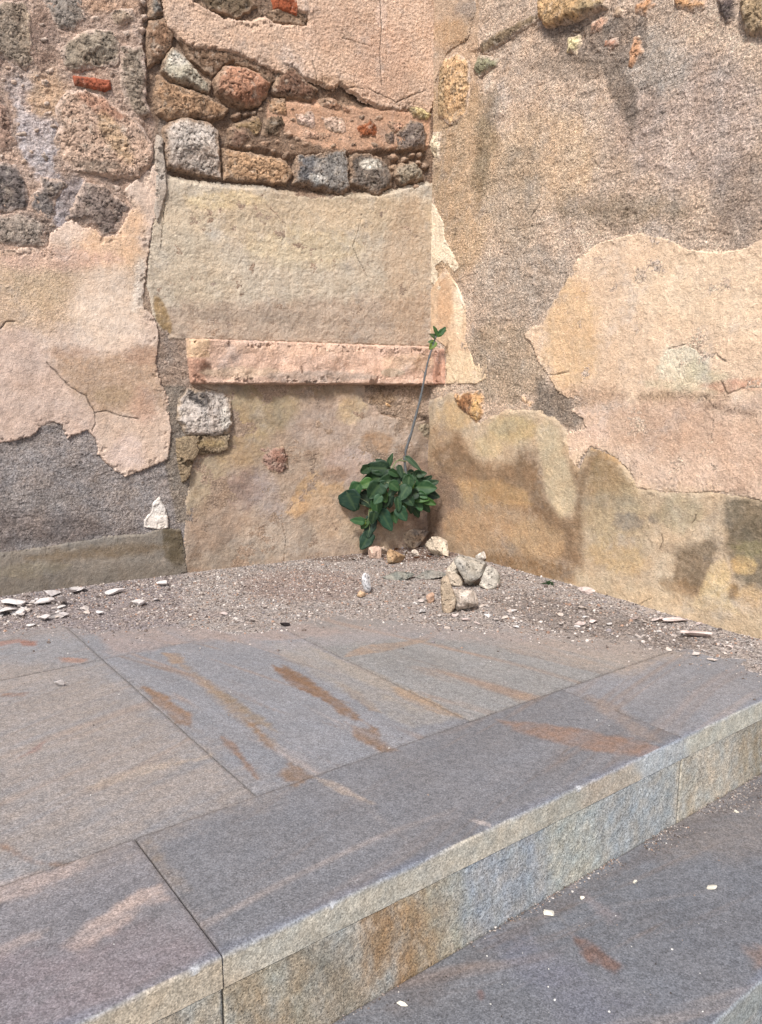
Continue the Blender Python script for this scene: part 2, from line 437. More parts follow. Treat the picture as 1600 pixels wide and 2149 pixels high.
# plaster sheets of the left wall
PINK = (216, 176, 150)
wall_patch(WL, 'plaster_sheet', LW, [(340, -90), (352, 58), (400, 95), (452, 100), (500, 111), (560, 141), (598, 156), (612, 135), (636, 160), (700, 184), (712, 172),
    (760, 205), (800, 222), (838, 230), (862, 224), (900, 238), (918, 200), (918, -90)], (224, 188, 160), 0.010, seed=21, warp=.012, wf=22, edge=.004,
    coarse=.28, lump=.0034, lf=62, fine=.0024, hole=[[(388, -90), (404, 4), (440, 22), (470, 40), (530, 46), (560, 36), (580, 52), (650, 54), (648, 30), (625, 20), (622, -90)]],
    crk=[[(795, -20), (800, 60), (795, 110), (800, 180)], ([(715, 80), (780, 98)], .002), ([(770, 185), (830, 215), (890, 190)], .003), ([(655, 130), (668, 185), (760, 185)], .003)],
    layers=[((800, 130, 60, 90), (206, 160, 132), .4, .06, .05), ((500, 60, 90, 40, 20), (228, 190, 160), .5, .04, .04), ((800, 30, 12, 30), (232, 200, 178), .7, .01, .02),
            ((700, 175, 50, 14, 10), (190, 150, 115), .5, .02, .02), ((700, 60, 80, 50), (214, 174, 146), .5, .05, .04)], fringe=((232, 196, 168), .012, .5), label='sheet of pink pebbly plaster at the top of the wall')
wall_patch(WL, 'plaster_sheet', LW, [(-150, 535), (0, 528), (60, 520), (100, 528), (106, 490), (150, 462), (175, 478), (203, 482), (216, 500), (246, 492), (262, 464), (278, 435), (262, 400), (276, 385), (300, 368), (326, 345),
    (334, 380), (330, 440), (318, 480), (306, 560), (300, 640), (322, 668), (332, 700), (326, 760), (340, 812), (352, 830), (358, 900), (352, 962), (318, 978), (262, 1000),
    (228, 975), (206, 952), (205, 925), (186, 903), (172, 905), (142, 918), (130, 892), (110, 884), (82, 898), (62, 916), (0, 930), (-150, 935)],
    (214, 188, 168), 0.011, seed=33, warp=.008, wf=26, edge=.0035, coarse=.10, lump=.003, lf=9, fine=.0007,
    crk=[[(98, 760), (125, 790), (150, 815), (180, 830), (190, 850), (200, 866), (222, 862), (250, 872), (290, 878)], [(0, 688), (12, 676), (30, 674)], ([(200, 866), (199, 890), (193, 905)], .0025)],
    layers=[([(-150, 520), (310, 520), (300, 660), (180, 690), (-150, 690)], (214, 182, 150), .9, .05, .05, .38),
            ((235, 500, 80, 60, -50), (226, 184, 146), .85, .04, .03, .15),
            ((80, 600, 70, 50), (210, 182, 146), .5, .05, .05), ((120, 545, 130, 24), (220, 178, 158), .6, .03, .03),
            ((225, 650, 75, 95), (222, 198, 176), .85, .05, .04, 0), ((290, 600, 14, 60, 8), (226, 212, 196), .7, .02, .02),
            ([(-150, 690), (60, 690), (110, 770), (195, 870), (200, 935), (-150, 940)], (204, 176, 158), .9, .03, .02, .05),
            ([(110, 735), (210, 745), (330, 725), (350, 860), (280, 880), (200, 862), (130, 790)], (184, 152, 124), .85, .035, .03, .15),
            ((150, 740, 60, 12), (188, 152, 128), .6, .03, .02), ((300, 745, 50, 18), (178, 140, 116), .6, .02, .02),
            ([(205, 870), (355, 870), (356, 965), (262, 998), (210, 930)], (208, 180, 158), .9, .015, .01, .1),
            ((265, 950, 40, 35), (216, 192, 180), .6, .03, .03), ((240, 830, 50, 20), (172, 146, 112), .5, .03, .03), ((300, 850, 30, 40), (196, 158, 136), .6, .03, .03)],
    fringe=((222, 194, 176), .008, .4), label='large peeling sheet of pink plaster with a forked crack')
wall_patch(WL, 'plaster_panel', LW, [(348, 372), (400, 385), (470, 392), (540, 396), (600, 406), (660, 415), (740, 410), (790, 412), (905, 385), (925, 385), (925, 726), (900, 728), (392, 712), (345, 712),
    (318, 655), (306, 600), (312, 520), (322, 460), (335, 410)], (196, 180, 158), 0.003, seed=41, warp=.010, wf=20, edge=.010, coarse=.12, wrinkle=.0035, lump=.0035, lf=13, fine=.001, mamt=.14,
    crk=[([(350, 362), (345, 440), (338, 520)], .002), ([(560, 430), (600, 470), (590, 520)], .0015), ([(760, 450), (740, 520), (770, 580)], .0015), ],
    layers=[((620, 450, 330, 50), (202, 178, 146), .8, .06, .04), ((640, 520, 120, 40), (214, 192, 152), .5, .04, .04), ((420, 560, 70, 120), (200, 180, 152), .6, .05, .04),
            ([(330, 640), (905, 620), (905, 730), (350, 720)], (180, 156, 136), .75, .04, .04), ((430, 640, 60, 12, 10), (170, 148, 128), .5, .02, .02),
            ((860, 560, 60, 150), (186, 158, 130), .55, .05, .04), ((340, 660, 14, 45, -20), (160, 132, 92), .9, .008, .01), ((470, 420, 80, 18), (222, 196, 150), .6, .02, .03),
            ((660, 400, 120, 12), (166, 142, 116), .5, .015, .02), ((500, 660, 130, 14), (156, 140, 124), .45, .02, .03), ((370, 480, 30, 60), (206, 190, 166), .5, .03, .03)], label='large blank panel of smooth yellowish render')
wall_patch(WL, 'mortar_strip', LW, [(333, 285), (342, 292), (348, 370), (350, 400), (340, 440), (330, 470), (322, 440), (326, 380), (324, 330)], (190, 174, 158), .02, seed=43, warp=.004, coarse=.3)
wall_patch(WL, 'plaster_skim', LW, [(-150, 1172), (0, 1160), (80, 1150), (150, 1140), (220, 1128), (300, 1122), (345, 1108), (378, 1112), (388, 1150), (392, 1200), (330, 1240), (-150, 1330)],
    (134, 124, 112), .007, seed=51, warp=.006, edge=.007, lump=.002, coarse=.04, mamt=.12,
    layers=[([(340, 1105), (385, 1112), (388, 1180), (372, 1192), (345, 1170)], (98, 86, 66), .95, .012, .01), ([(-150, 1220), (390, 1180), (390, 1290), (-150, 1330)], (118, 108, 96), .7, .03, .02),
            ((200, 1160, 150, 14, -5), (120, 100, 74), .6, .02, .02), ((60, 1195, 90, 14, -5), (140, 128, 104), .5, .02, .02)], label='smooth olive grey cement skim along the foot of the wall')
wall_patch(WL, 'niche_plaster', LW, [(400, 800), (760, 800), (800, 870), (862, 885), (930, 880), (930, 1190), (840, 1190), (392, 1260), (386, 1130), (392, 1050), (402, 965), (470, 950), (490, 900), (480, 830)],
    (172, 150, 130), .003, seed=61, wrinkle=.002, warp=.005, edge=.006, lump=.008, lf=5, coarse=.06, fine=.0009, mamt=.16, warm=.08,
    layers=[((540, 860, 90, 60), (166, 146, 114), .85, .04, .04), ((430, 1020, 40, 80, 20), (172, 152, 124), .85, .03, .03), ((500, 930, 60, 50), (168, 140, 100), .6, .04, .03),
            ((700, 890, 100, 50, -10), (176, 154, 138), .85, .04, .04), ((740, 860, 30, 30), (196, 168, 128), .7, .03, .03), ((800, 930, 70, 60), (190, 170, 154), .8, .04, .03),
            ((790, 930, 34, 26), (176, 140, 106), .7, .02, .025), ((740, 975, 60, 40), (186, 162, 150), .7, .03, .03), ((510, 1030, 50, 40, -30), (146, 122, 110), .8, .03, .04),
            ((560, 1040, 30, 60, -20), (162, 148, 142), .6, .03, .03), ([(600, 1075), (625, 1020), (650, 990), (670, 985), (680, 1020), (720, 1010), (720, 1050), (660, 1065), (620, 1090)], (192, 156, 116), .9, .012, .02),
            ((700, 995, 34, 16), (150, 118, 92), .7, .02, .02), ((450, 1100, 60, 60, -30), (158, 134, 114), .7, .03, .04), ((600, 1130, 130, 40, -8), (182, 164, 146), .75, .04, .04),
            ((700, 1080, 60, 50), (194, 164, 134), .7, .04, .03), ((410, 1180, 16, 36), (132, 104, 80), .7, .02, .02), ((885, 1060, 50, 100), (148, 122, 104), .85, .04, .03),
            ((780, 1110, 60, 50), (196, 170, 140), .6, .04, .03), ((500, 1170, 100, 22, -8), (160, 144, 126), .6, .03, .03), ((620, 820, 130, 16), (140, 116, 84), .5, .02, .02)],
    crk=[([(590, 1090), (600, 1130), (596, 1180)], .0015)], label='lumpy stained plaster below the lintel')
wall_patch(WL, 'lintel', LW, [(392, 712), (600, 718), (760, 724), (940, 730), (940, 808), (700, 806), (540, 806), (400, 805)], (218, 180, 156), .055, seed=71, rag=.45, warp=.006, wf=26, edge=.007,
    lump=.003, lf=14, coarse=.22, fine=.0012, warm=.05,
    layers=[([(390, 710), (432, 712), (434, 750), (392, 752)], (230, 192, 152), .9, .008, .006), ([(392, 752), (425, 752), (428, 806), (396, 806)], (196, 146, 120), .85, .01, .01),
            ((428, 776, 14, 18), (96, 62, 44), .8, .012, .012), ((600, 735, 180, 14), (226, 186, 158), .6, .02, .02), ((500, 782, 90, 12), (206, 178, 150), .7, .012, .015),
            ((660, 790, 120, 12), (180, 158, 142), .8, .01, .015), ((815, 782, 26, 9), (190, 170, 146), .8, .006, .006), ((850, 760, 60, 16), (230, 194, 160), .6, .02, .02),
            ((625, 776, 3, 8), (110, 80, 60), .8, .004, .002)],
    wrinkle=.002, label='long pinkish stone lintel')
wall_patch(WL, 'mortar_patch', LW, [(749, 806), (945, 806), (948, 868), (917, 890), (885, 890), (860, 883), (830, 872), (799, 866), (770, 846), (756, 830)], (196, 168, 144), .006, seed=81,
    warp=.006, coarse=1, lump=.008, lf=25, layers=[((800, 835, 30, 14), (170, 138, 104), .7, .02, .02), ((915, 850, 26, 22), (206, 178, 156), .8, .02, .02), ((900, 880, 30, 8, 20), (90, 70, 56), .8, .012, .01), ((780, 815, 60, 7), (110, 88, 68), .6, .01, .01)])
wall_patch(WL, 'plaster_flake', LW, [(335, 1042), (346, 1062), (353, 1082), (354, 1108), (338, 1112), (302, 1106), (304, 1090), (318, 1074), (322, 1055)], (226, 216, 206), .009, seed=91, warp=.004, wf=40,
    edge=.0035, coarse=.15, lump=.003, tilt=(-.15, 0), label='white flake of plaster left on the grey render')
wall_patch(WL, 'mortar_patch', LW, [(371, 922), (395, 914), (480, 912), (478, 940), (461, 950), (414, 954), (402, 969), (398, 1000), (385, 1010), (374, 964)], (176, 152, 120), .034, seed=93, warp=.006, coarse=.9, lump=.006, edge=.008,
    layers=[((440, 930, 30, 8), (186, 158, 110), .7, .01, .01)])

def stone(P, parent, pts, c, prot=.04, seed=0, facets=4, layers=(), name='stone', mat=None, warp=.011, prof='round', label=None, rim=(196, 172, 152)):
    return wall_patch(P, name, parent, pts, c, prot * .8, mat or M_STONE, layers, seed + 100, warp, 22, profile=prof, facets=facets, lump=.005, lf=16, fine=.0012, mamt=.15, label=label, res=.004, rim=rim)
LS = [
 ([(0,0),(60,-6),(68,40),(73,130),(55,152),(30,137),(0,125),(-60,120),(-60,0)], (124,108,90), .035, 3),
 ([(125,103),(147,81),(187,59),(237,62),(252,94),(250,140),(194,147),(150,153),(134,137)], (132,118,98), .045, 4),
 ([(250,94),(300,94),(308,150),(306,200),(318,237),(290,243),(260,218),(250,175)], (128,112,94), .028, 5),
 ([(228,28),(250,14),(281,17),(290,47),(256,58),(231,47)], (150,126,102), .035, 3),
 ([(84,-10),(169,-10),(184,40),(156,66),(119,66),(104,34)], (122,114,106), .03, 5),
 ([(137,188),(175,186),(216,200),(237,219),(275,241),(306,272),(324,312),(320,350),(294,377),(237,377),(194,366),(141,356),(125,331),(109,297),(122,266),(116,225)], (192,154,128), .06, 3),
 ([(-60,190),(0,190),(19,225),(31,266),(38,300),(19,318),(-60,310)], (160,122,102), .035, 3),
 ([(-60,340),(0,338),(34,344),(50,369),(62,400),(59,437),(31,447),(-60,444)], (88,80,80), .04, 4),
 ([(84,369),(137,376),(143,391),(122,416),(116,455),(100,465),(66,437),(60,412),(81,391)], (92,86,86), .04, 5),
 ([(175,380),(219,385),(274,437),(256,462),(244,489),(216,497),(203,475),(175,470),(135,462),(156,422)], (112,96,90), .045, 4),
 ([(-60,450),(0,450),(62,446),(97,469),(97,518),(47,521),(-60,506)], (140,126,114), .025, 5),
 ([(312,40),(353,38),(364,62),(360,97),(337,127),(312,136),(308,94)], (138,104,78), .01, 4),
 ([(362,98),(381,106),(406,141),(446,175),(438,200),(416,189),(375,177),(337,148),(341,126)], (178,168,146), .05, 4),
 ([(334,156),(362,177),(406,189),(437,200),(480,228),(470,243),(437,252),(397,246),(353,252),(332,237),(324,194)], (166,128,94), .035, 4),
 ([(344,272),(356,254),(391,246),(437,256),(458,272),(466,375),(437,371),(347,352)], (182,166,152), .05, 2),
 ([(450,163),(471,138),(503,138),(544,152),(568,175),(562,203),(544,223),(503,227),(479,213),(452,193)], (190,134,102), .06, 2),
 ([(576,177),(601,132),(621,144),(637,163),(668,187),(655,211),(584,201),(566,192)], (122,88,68), .02, 4),
 ([(495,112),(560,130),(601,152),(578,172),(564,171),(544,148),(495,132)], (120,92,72), -.006, 3),
 ([(369,63),(430,101),(483,101),(497,122),(462,140),(446,160),(402,124)], (126,96,72), -.004, 4),
 ([(560,207),(600,205),(606,246),(560,242)], (192,148,108), .012, 3),
 ([(493,260),(544,238),(554,260),(546,286),(493,282)], (152,122,84), .012, 4),
 ([(552,243),(592,238),(601,260),(586,290),(546,286)], (108,88,68), .016, 4),
 ([(481,267),(515,262),(529,292),(503,311),(481,303)], (132,100,80), .02, 4),
 ([(619,238),(657,230),(668,266),(661,274),(623,262)], (214,180,160), .014, 3),
 ([(668,242),(722,242),(733,278),(722,286),(684,274)], (208,174,150), .014, 5),
 ([(672,205),(698,205),(741,227),(737,242),(706,234),(672,225)], (170,124,94), .012, 3),
 ([(747,267),(775,246),(794,260),(792,290),(749,292)], (162,88,48), .018, 3),
 ([(855,221),(877,219),(907,240),(899,254),(867,250)], (222,196,132), .03, 3),
 ([(830,280),(861,250),(889,258),(897,284),(893,315),(834,315)], (130,114,104), .03, 4),
 ([(806,280),(828,274),(834,309),(808,299)], (120,100,90), .01, 3),
 ([(810,252),(848,254),(846,276),(828,280),(810,264)], (200,150,120), .012, 3),
 ([(469,311),(527,319),(601,335),(615,366),(603,388),(544,380),(503,380),(469,376)], (194,152,112), .02, 5),
 ([(622,326),(727,311),(733,349),(735,404),(710,408),(666,396),(617,384)], (134,128,122), .03, 3),
 ([(735,323),(771,319),(800,331),(826,366),(822,392),(792,412),(763,396),(737,384)], (116,104,94), .025, 4),
 ([(822,348),(869,339),(887,357),(892,376),(844,390),(826,370)], (152,136,114), .03, 3),
 ([(371,836),(395,813),(457,819),(486,836),(489,888),(480,912),(442,920),(390,916),(370,883)], (176,164,154), .055, 2),
 ([(542,940),(566,932),(594,934),(606,954),(606,984),(585,998),(561,989),(546,974)], (160,124,108), .035, 4),
 ([(875,888),(932,872),(934,908),(899,928),(874,906)], (160,144,118), .02, 5),
 ([(805,840),(828,850),(822,860),(806,854)], (214,164,110), .012, 2),
 ([(400,-30),(520,-30),(540,10),(500,36),(430,16)], (118,98,74), -.004, 4),
 ([(655,26),(640,52),(575,44),(566,20),(600,10)], (132,104,80), -.008, 3),
 ([(316,-10),(336,-10),(342,25),(328,42),(312,35)], (120,116,110), .02, 3),
 ([(640,268),(700,280),(690,300),(640,292)], (206,160,130), .01, 3),
]
SX = {5: [((215, 225, 60, 20, 30), (176, 116, 86), .6, .02, .02), ((240, 290, 60, 20, 60), (196, 160, 116), .6, .02, .02), ((190, 350, 60, 14), (140, 122, 106), .7, .015, .02)],
      0: [([(50, 0), (62, 0), (72, 130), (62, 135)], (206, 182, 150), .8, .008, .006)],
      14: [((400, 285, 50, 25), (202, 190, 178), .7, .02, .02)], 15: [((500, 205, 50, 16), (160, 106, 76), .5, .01, .01)],
      35: [((415, 835, 26, 16, 20), (62, 58, 58), .85, .012, .02), ((470, 880, 12, 26), (214, 206, 192), .6, .01, .01)],
      33: [((775, 345, 22, 12), (214, 206, 190), .8, .008, .012)], 32: [((640, 350, 20, 30), (90, 90, 94), .7, .015, .02), ((665, 375, 20, 10), (206, 200, 190), .7, .008, .01)],
      12: [((375, 125, 20, 16), (216, 208, 192), .8, .012, .02)], 36: [((588, 955, 20, 16), (128, 84, 64), .6, .01, .01)]}
for i, (pts, c, pr, fc) in enumerate(LS):
    mx_, my_ = np.mean(pts, 0)
    rimc = (198, 172, 154) if (mx_ < 310 and my_ < 530) else ((158, 130, 106) if my_ < 420 else (176, 152, 126))
    if mx_ < 310 and my_ < 530: pr = pr * .62; c = tuple(.72 * np.array(c) + .28 * np.array((190, 168, 148)))
    stone(WL, LW, pts, c, pr, i, fc, SX.get(i, ()), rim=rimc, warp=.017 if 300 < my_ < 410 and mx_ > 460 else .012)
stone(WL, LW, [(153,158),(184,160),(231,168),(235,188),(219,195),(156,180)], (172, 90, 62), .028, 201, 0, name='brick', mat=M_BRICK, rim=None, warp=.005, prof='box', label='red brick fragment between two boulders')
stone(WL, LW, [(575,-20),(628,-20),(630,10),(624,32),(600,24),(578,16)], (168, 84, 50), .005, 202, 2, name='brick', mat=M_BRICK, rim=None, warp=.005, prof='box', label='red brick showing through the hole in the plaster')

def gaps(P, parent, big, zone, n, sizes, cols, seed, prot, rim):
    rs = np.random.RandomState(seed); done = 0; tries = 0
    zx = [p[0] for p in zone]; zy = [p[1] for p in zone]; placed = []
    while done < n and tries < 3000:
        tries += 1
        x = rs.uniform(min(zx), max(zx)); y = rs.uniform(min(zy), max(zy)); r_ = rs.uniform(*sizes)
        X, Y = np.array([x]), np.array([y])
        if sdf(X, Y, zone)[0] < r_ * .6: continue
        if any(sdf(X, Y, b_)[0] > -r_ * .8 for b_ in big): continue
        if any((x - a_) ** 2 + (y - b_) ** 2 < (r_ + c_) ** 2 * .9 for a_, b_, c_ in placed): continue
        placed.append((x, y, r_)); k = rs.randint(5, 8); an = np.linspace(0, 6.28, k, endpoint=False) + rs.uniform(-.4, .4, k)
        rr_ = r_ * rs.uniform(.65, 1.1, k); el = rs.uniform(.6, 1)
        pts = [(x + a_ * math.cos(t), y + a_ * math.sin(t) * el) for a_, t in zip(rr_, an)]
        stone(P, parent, pts, cols[rs.randint(len(cols))], prot * rs.uniform(.5, 1.2), seed + 7 * done, 3, warp=.006, rim=rim)
        done += 1
BIGL = [s[0] for s in LS] + [[(150, 155), (236, 165), (238, 196), (150, 182)]]
gaps(WL, LW, BIGL, [(0, 0), (310, 0), (325, 330), (270, 400), (230, 500), (0, 520)], 34, (6, 15), [(168, 142, 122), (130, 116, 104), (196, 176, 160), (150, 120, 96), (186, 150, 120)], 1000, .014, (200, 176, 158))
gaps(WL, LW, BIGL, [(470, 230), (560, 200), (700, 240), (900, 240), (905, 400), (480, 380)], 32, (6, 14), [(126, 102, 84), (170, 130, 100), (190, 150, 120), (110, 94, 82), (150, 132, 112)], 1300, .012, (168, 138, 114))
gaps(WL, LW, BIGL, [(340, 60), (500, 130), (620, 160), (600, 230), (480, 260), (335, 160)], 12, (6, 12), [(126, 102, 84), (110, 88, 72)], 1500, .008, (140, 112, 90))
gaps(WL, LW, BIGL, [(335, 730), (395, 730), (395, 815), (345, 815)], 5, (5, 10), [(150, 130, 112), (120, 104, 92)], 1600, .008, (176, 152, 134))
# ------------------------------------------------------------------ right wall
RW = empty('rendered_wall', CORNER)
tag(RW, 'right hand wall of rough grey render with a big cream plaster patch and brown damp stains below', 'wall')
right_layers = [
    ([(880, -60), (1010, -60), (1000, 260), (880, 280)], (204, 172, 142), .9, .02, .03, .5),
    ([(905, 200), (1010, 180), (1060, 330), (1010, 560), (905, 600)], (208, 174, 136), .8, .05, .05, .8),
    ((1150, 330, 110, 100), (226, 192, 156), .8, .06, .05, .8),
    ((1450, 250, 160, 140), (206, 182, 168), .7, .08, .06, 1),
    ((1380, 130, 70, 70), (196, 182, 168), .8, .05, .05, 1),
    ((1080, 420, 60, 120), (198, 176, 150), .6, .06, .06, 1),
    ((1020, 300, 22, 120, 8), (132, 118, 92), .5, .03, .04, 1),
    ((1100, 590, 110, 80), (198, 180, 162), .7, .05, .05, 1),
    ((1300, 440, 150, 30), (158, 138, 112), .6, .04, .05, 1),
    ([(1265, 140), (1300, 135), (1330, 180), (1345, 240), (1330, 285), (1312, 250), (1280, 190)], (138, 122, 108), .8, .015, .02, 1),
    ((1560, 420, 60, 90), (158, 140, 128), .6, .05, .05, 1),
    ([(1132, 40), (1360, 30), (1350, 130), (1260, 150), (1180, 120)], (150, 132, 118), .8, .015, .03, 1),
    ((1200, 140, 100, 26), (160, 140, 122), .6, .03, .04, 1),
    ((1060, 760, 90, 90), (194, 170, 142), .7, .05, .05, 1),
    ([(1130, 800), (1190, 820), (1240, 880), (1190, 900), (1110, 870)], (140, 126, 112), .75, .03, .035, 1),
]
right_relief = [([(990, 110), (1140, 30), (1140, 60), (1050, 120), (1010, 170)], -0.014, .01, .01, 0.008),
                ([(1190, 20), (1360, 20), (1350, 110), (1230, 120)], -0.008, .015, .01, 0.006),
                ([(1000, 180), (1600, 90), (1640, 500), (1300, 460), (1120, 640), (1000, 700)], 0.002, .05, .04, 0.0022)]
right_core = wall_core(WR, RW, 'rough_render', -0.06, 2.75, 3.75, (230, 200, 174), right_layers, 8, 1.0, right_relief,
    [([(1135, 425), (1128, 440), (1118, 452)], .005), ([(957, 478), (953, 505)], .004), ([(920, 790), (1000, 806)], .003), ([(990, 190), (960, 260), (930, 270)], .003)])
backing(WR, RW, -0.5, 2.75, 3.75)
wall_patch(WR, 'plaster_sheet', RW, [(1102, 702), (1120, 688), (1140, 680), (1160, 640), (1190, 590), (1212, 545), (1242, 522), (1262, 508), (1300, 500), (1345, 488), (1410, 505), (1432, 520), (1480, 528), (1520, 530), (1570, 522),
    (1592, 505), (1720, 495), (1720, 1085), (1600, 1050), (1560, 1040), (1500, 1030), (1440, 1035), (1380, 1030), (1338, 1022), (1322, 985), (1290, 958), (1262, 942), (1240, 935), (1222, 962), (1208, 980),
    (1196, 960), (1184, 930), (1190, 908), (1232, 900), (1226, 880), (1200, 862), (1214, 850), (1206, 838), (1176, 826), (1160, 800), (1148, 780), (1130, 760), (1120, 725)],
    (226, 194, 162), .007, seed=121, warp=.008, wf=28, edge=.0035, coarse=.13, lump=.002, lf=9, mamt=.09,
    crk=[[(1150, 788), (1175, 786), (1195, 778)], [(1405, 732), (1425, 728), (1445, 722), (1470, 738), (1480, 750), (1505, 742), (1525, 760)], [(1515, 800), (1530, 826), (1560, 815), (1620, 808)], ([(1480, 830), (1500, 850), (1496, 930)], .0015)],
    layers=[((1480, 610, 150, 90), (232, 202, 168), .7, .08, .05, .1), ((1200, 700, 60, 120), (226, 184, 134), .6, .05, .05), ((1440, 770, 60, 44), (226, 212, 184), .9, .025, .04, .3),
            ((1490, 790, 50, 24, 30), (212, 198, 164), .7, .02, .03, .4), ((1440, 835, 100, 14), (170, 142, 112), .75, .015, .03, .8), ((1250, 830, 70, 26), (196, 156, 126), .6, .03, .04, .6),
            ((1440, 810, 90, 12, 5), (214, 194, 160), .7, .012, .03),
            ([(1200, 860), (1350, 840), (1600, 830), (1700, 850), (1700, 1080), (1480, 1030), (1340, 1010), (1270, 940), (1190, 950)], (222, 188, 162), .8, .04, .04, .2),
            ((1420, 900, 120, 55), (200, 162, 134), .6, .05, .05), ((1560, 960, 60, 80), (210, 172, 144), .5, .04, .05), ((1350, 980, 60, 30, 30), (224, 194, 170), .7, .03, .03),
            ((1250, 905, 50, 14), (226, 190, 166), .6, .02, .03), ((1540, 810, 70, 10), (204, 146, 118), .6, .015, .02), ((1590, 800, 60, 7), (206, 140, 110), .5, .01, .01), ((1530, 860, 60, 12, 10), (150, 122, 100), .5, .015, .02, .6)],
    fringe=((238, 210, 178), .01, .6), label='big island of cream plaster with a pale chipped spot')
wall_patch(WR, 'plaster_sheet', RW, [(880, -90), (990, -90), (1000, 20), (985, 80), (940, 110), (915, 170), (903, 240), (880, 260)], (206, 176, 148), .008, seed=123, warp=.008, coarse=.5, lump=.003,
    layers=[((950, 70, 40, 30), (216, 172, 126), .6, .03, .03), ((985, 20, 30, 16), (160, 148, 140), .5, .02, .03)])
wall_patch(WR, 'plaster_strip', RW, [(895, 300), (905, 420), (918, 440), (932, 470), (934, 500), (950, 530), (966, 560), (956, 570), (930, 548), (912, 560), (930, 585), (945, 605), (942, 618), (918, 608), (905, 590), (895, 600)],
    (234, 214, 184), .006, seed=125, warp=.005, wf=34, edge=.0035, coarse=.2, label='thin ragged cream strip of plaster down the corner')
wall_patch(WR, 'plaster_block', RW, [(936, 560), (962, 600), (980, 650), (978, 710), (990, 740), (996, 762), (1003, 748), (1012, 772), (1020, 750), (1025, 765), (1022, 795), (1002, 806), (938, 806), (936, 728), (915, 712), (900, 700), (900, 620)],
    (222, 188, 152), .008, seed=127, warp=.004, wf=34, edge=.004, coarse=.08, layers=[([(930, 740), (1030, 740), (1030, 810), (930, 810)], (232, 204, 166), .8, .02, .02), ((965, 640, 10, 70), (236, 214, 180), .7, .015, .01), ((935, 640, 16, 60), (204, 158, 118), .6, .02, .01)],
    crk=[([(905, 730), (935, 732)], .003)])
wall_patch(WR, 'lintel_end', RW, [(880, 730), (934, 732), (934, 806), (880, 808)], (206, 156, 130), .02, seed=129, warp=.003, edge=.005, coarse=.15)
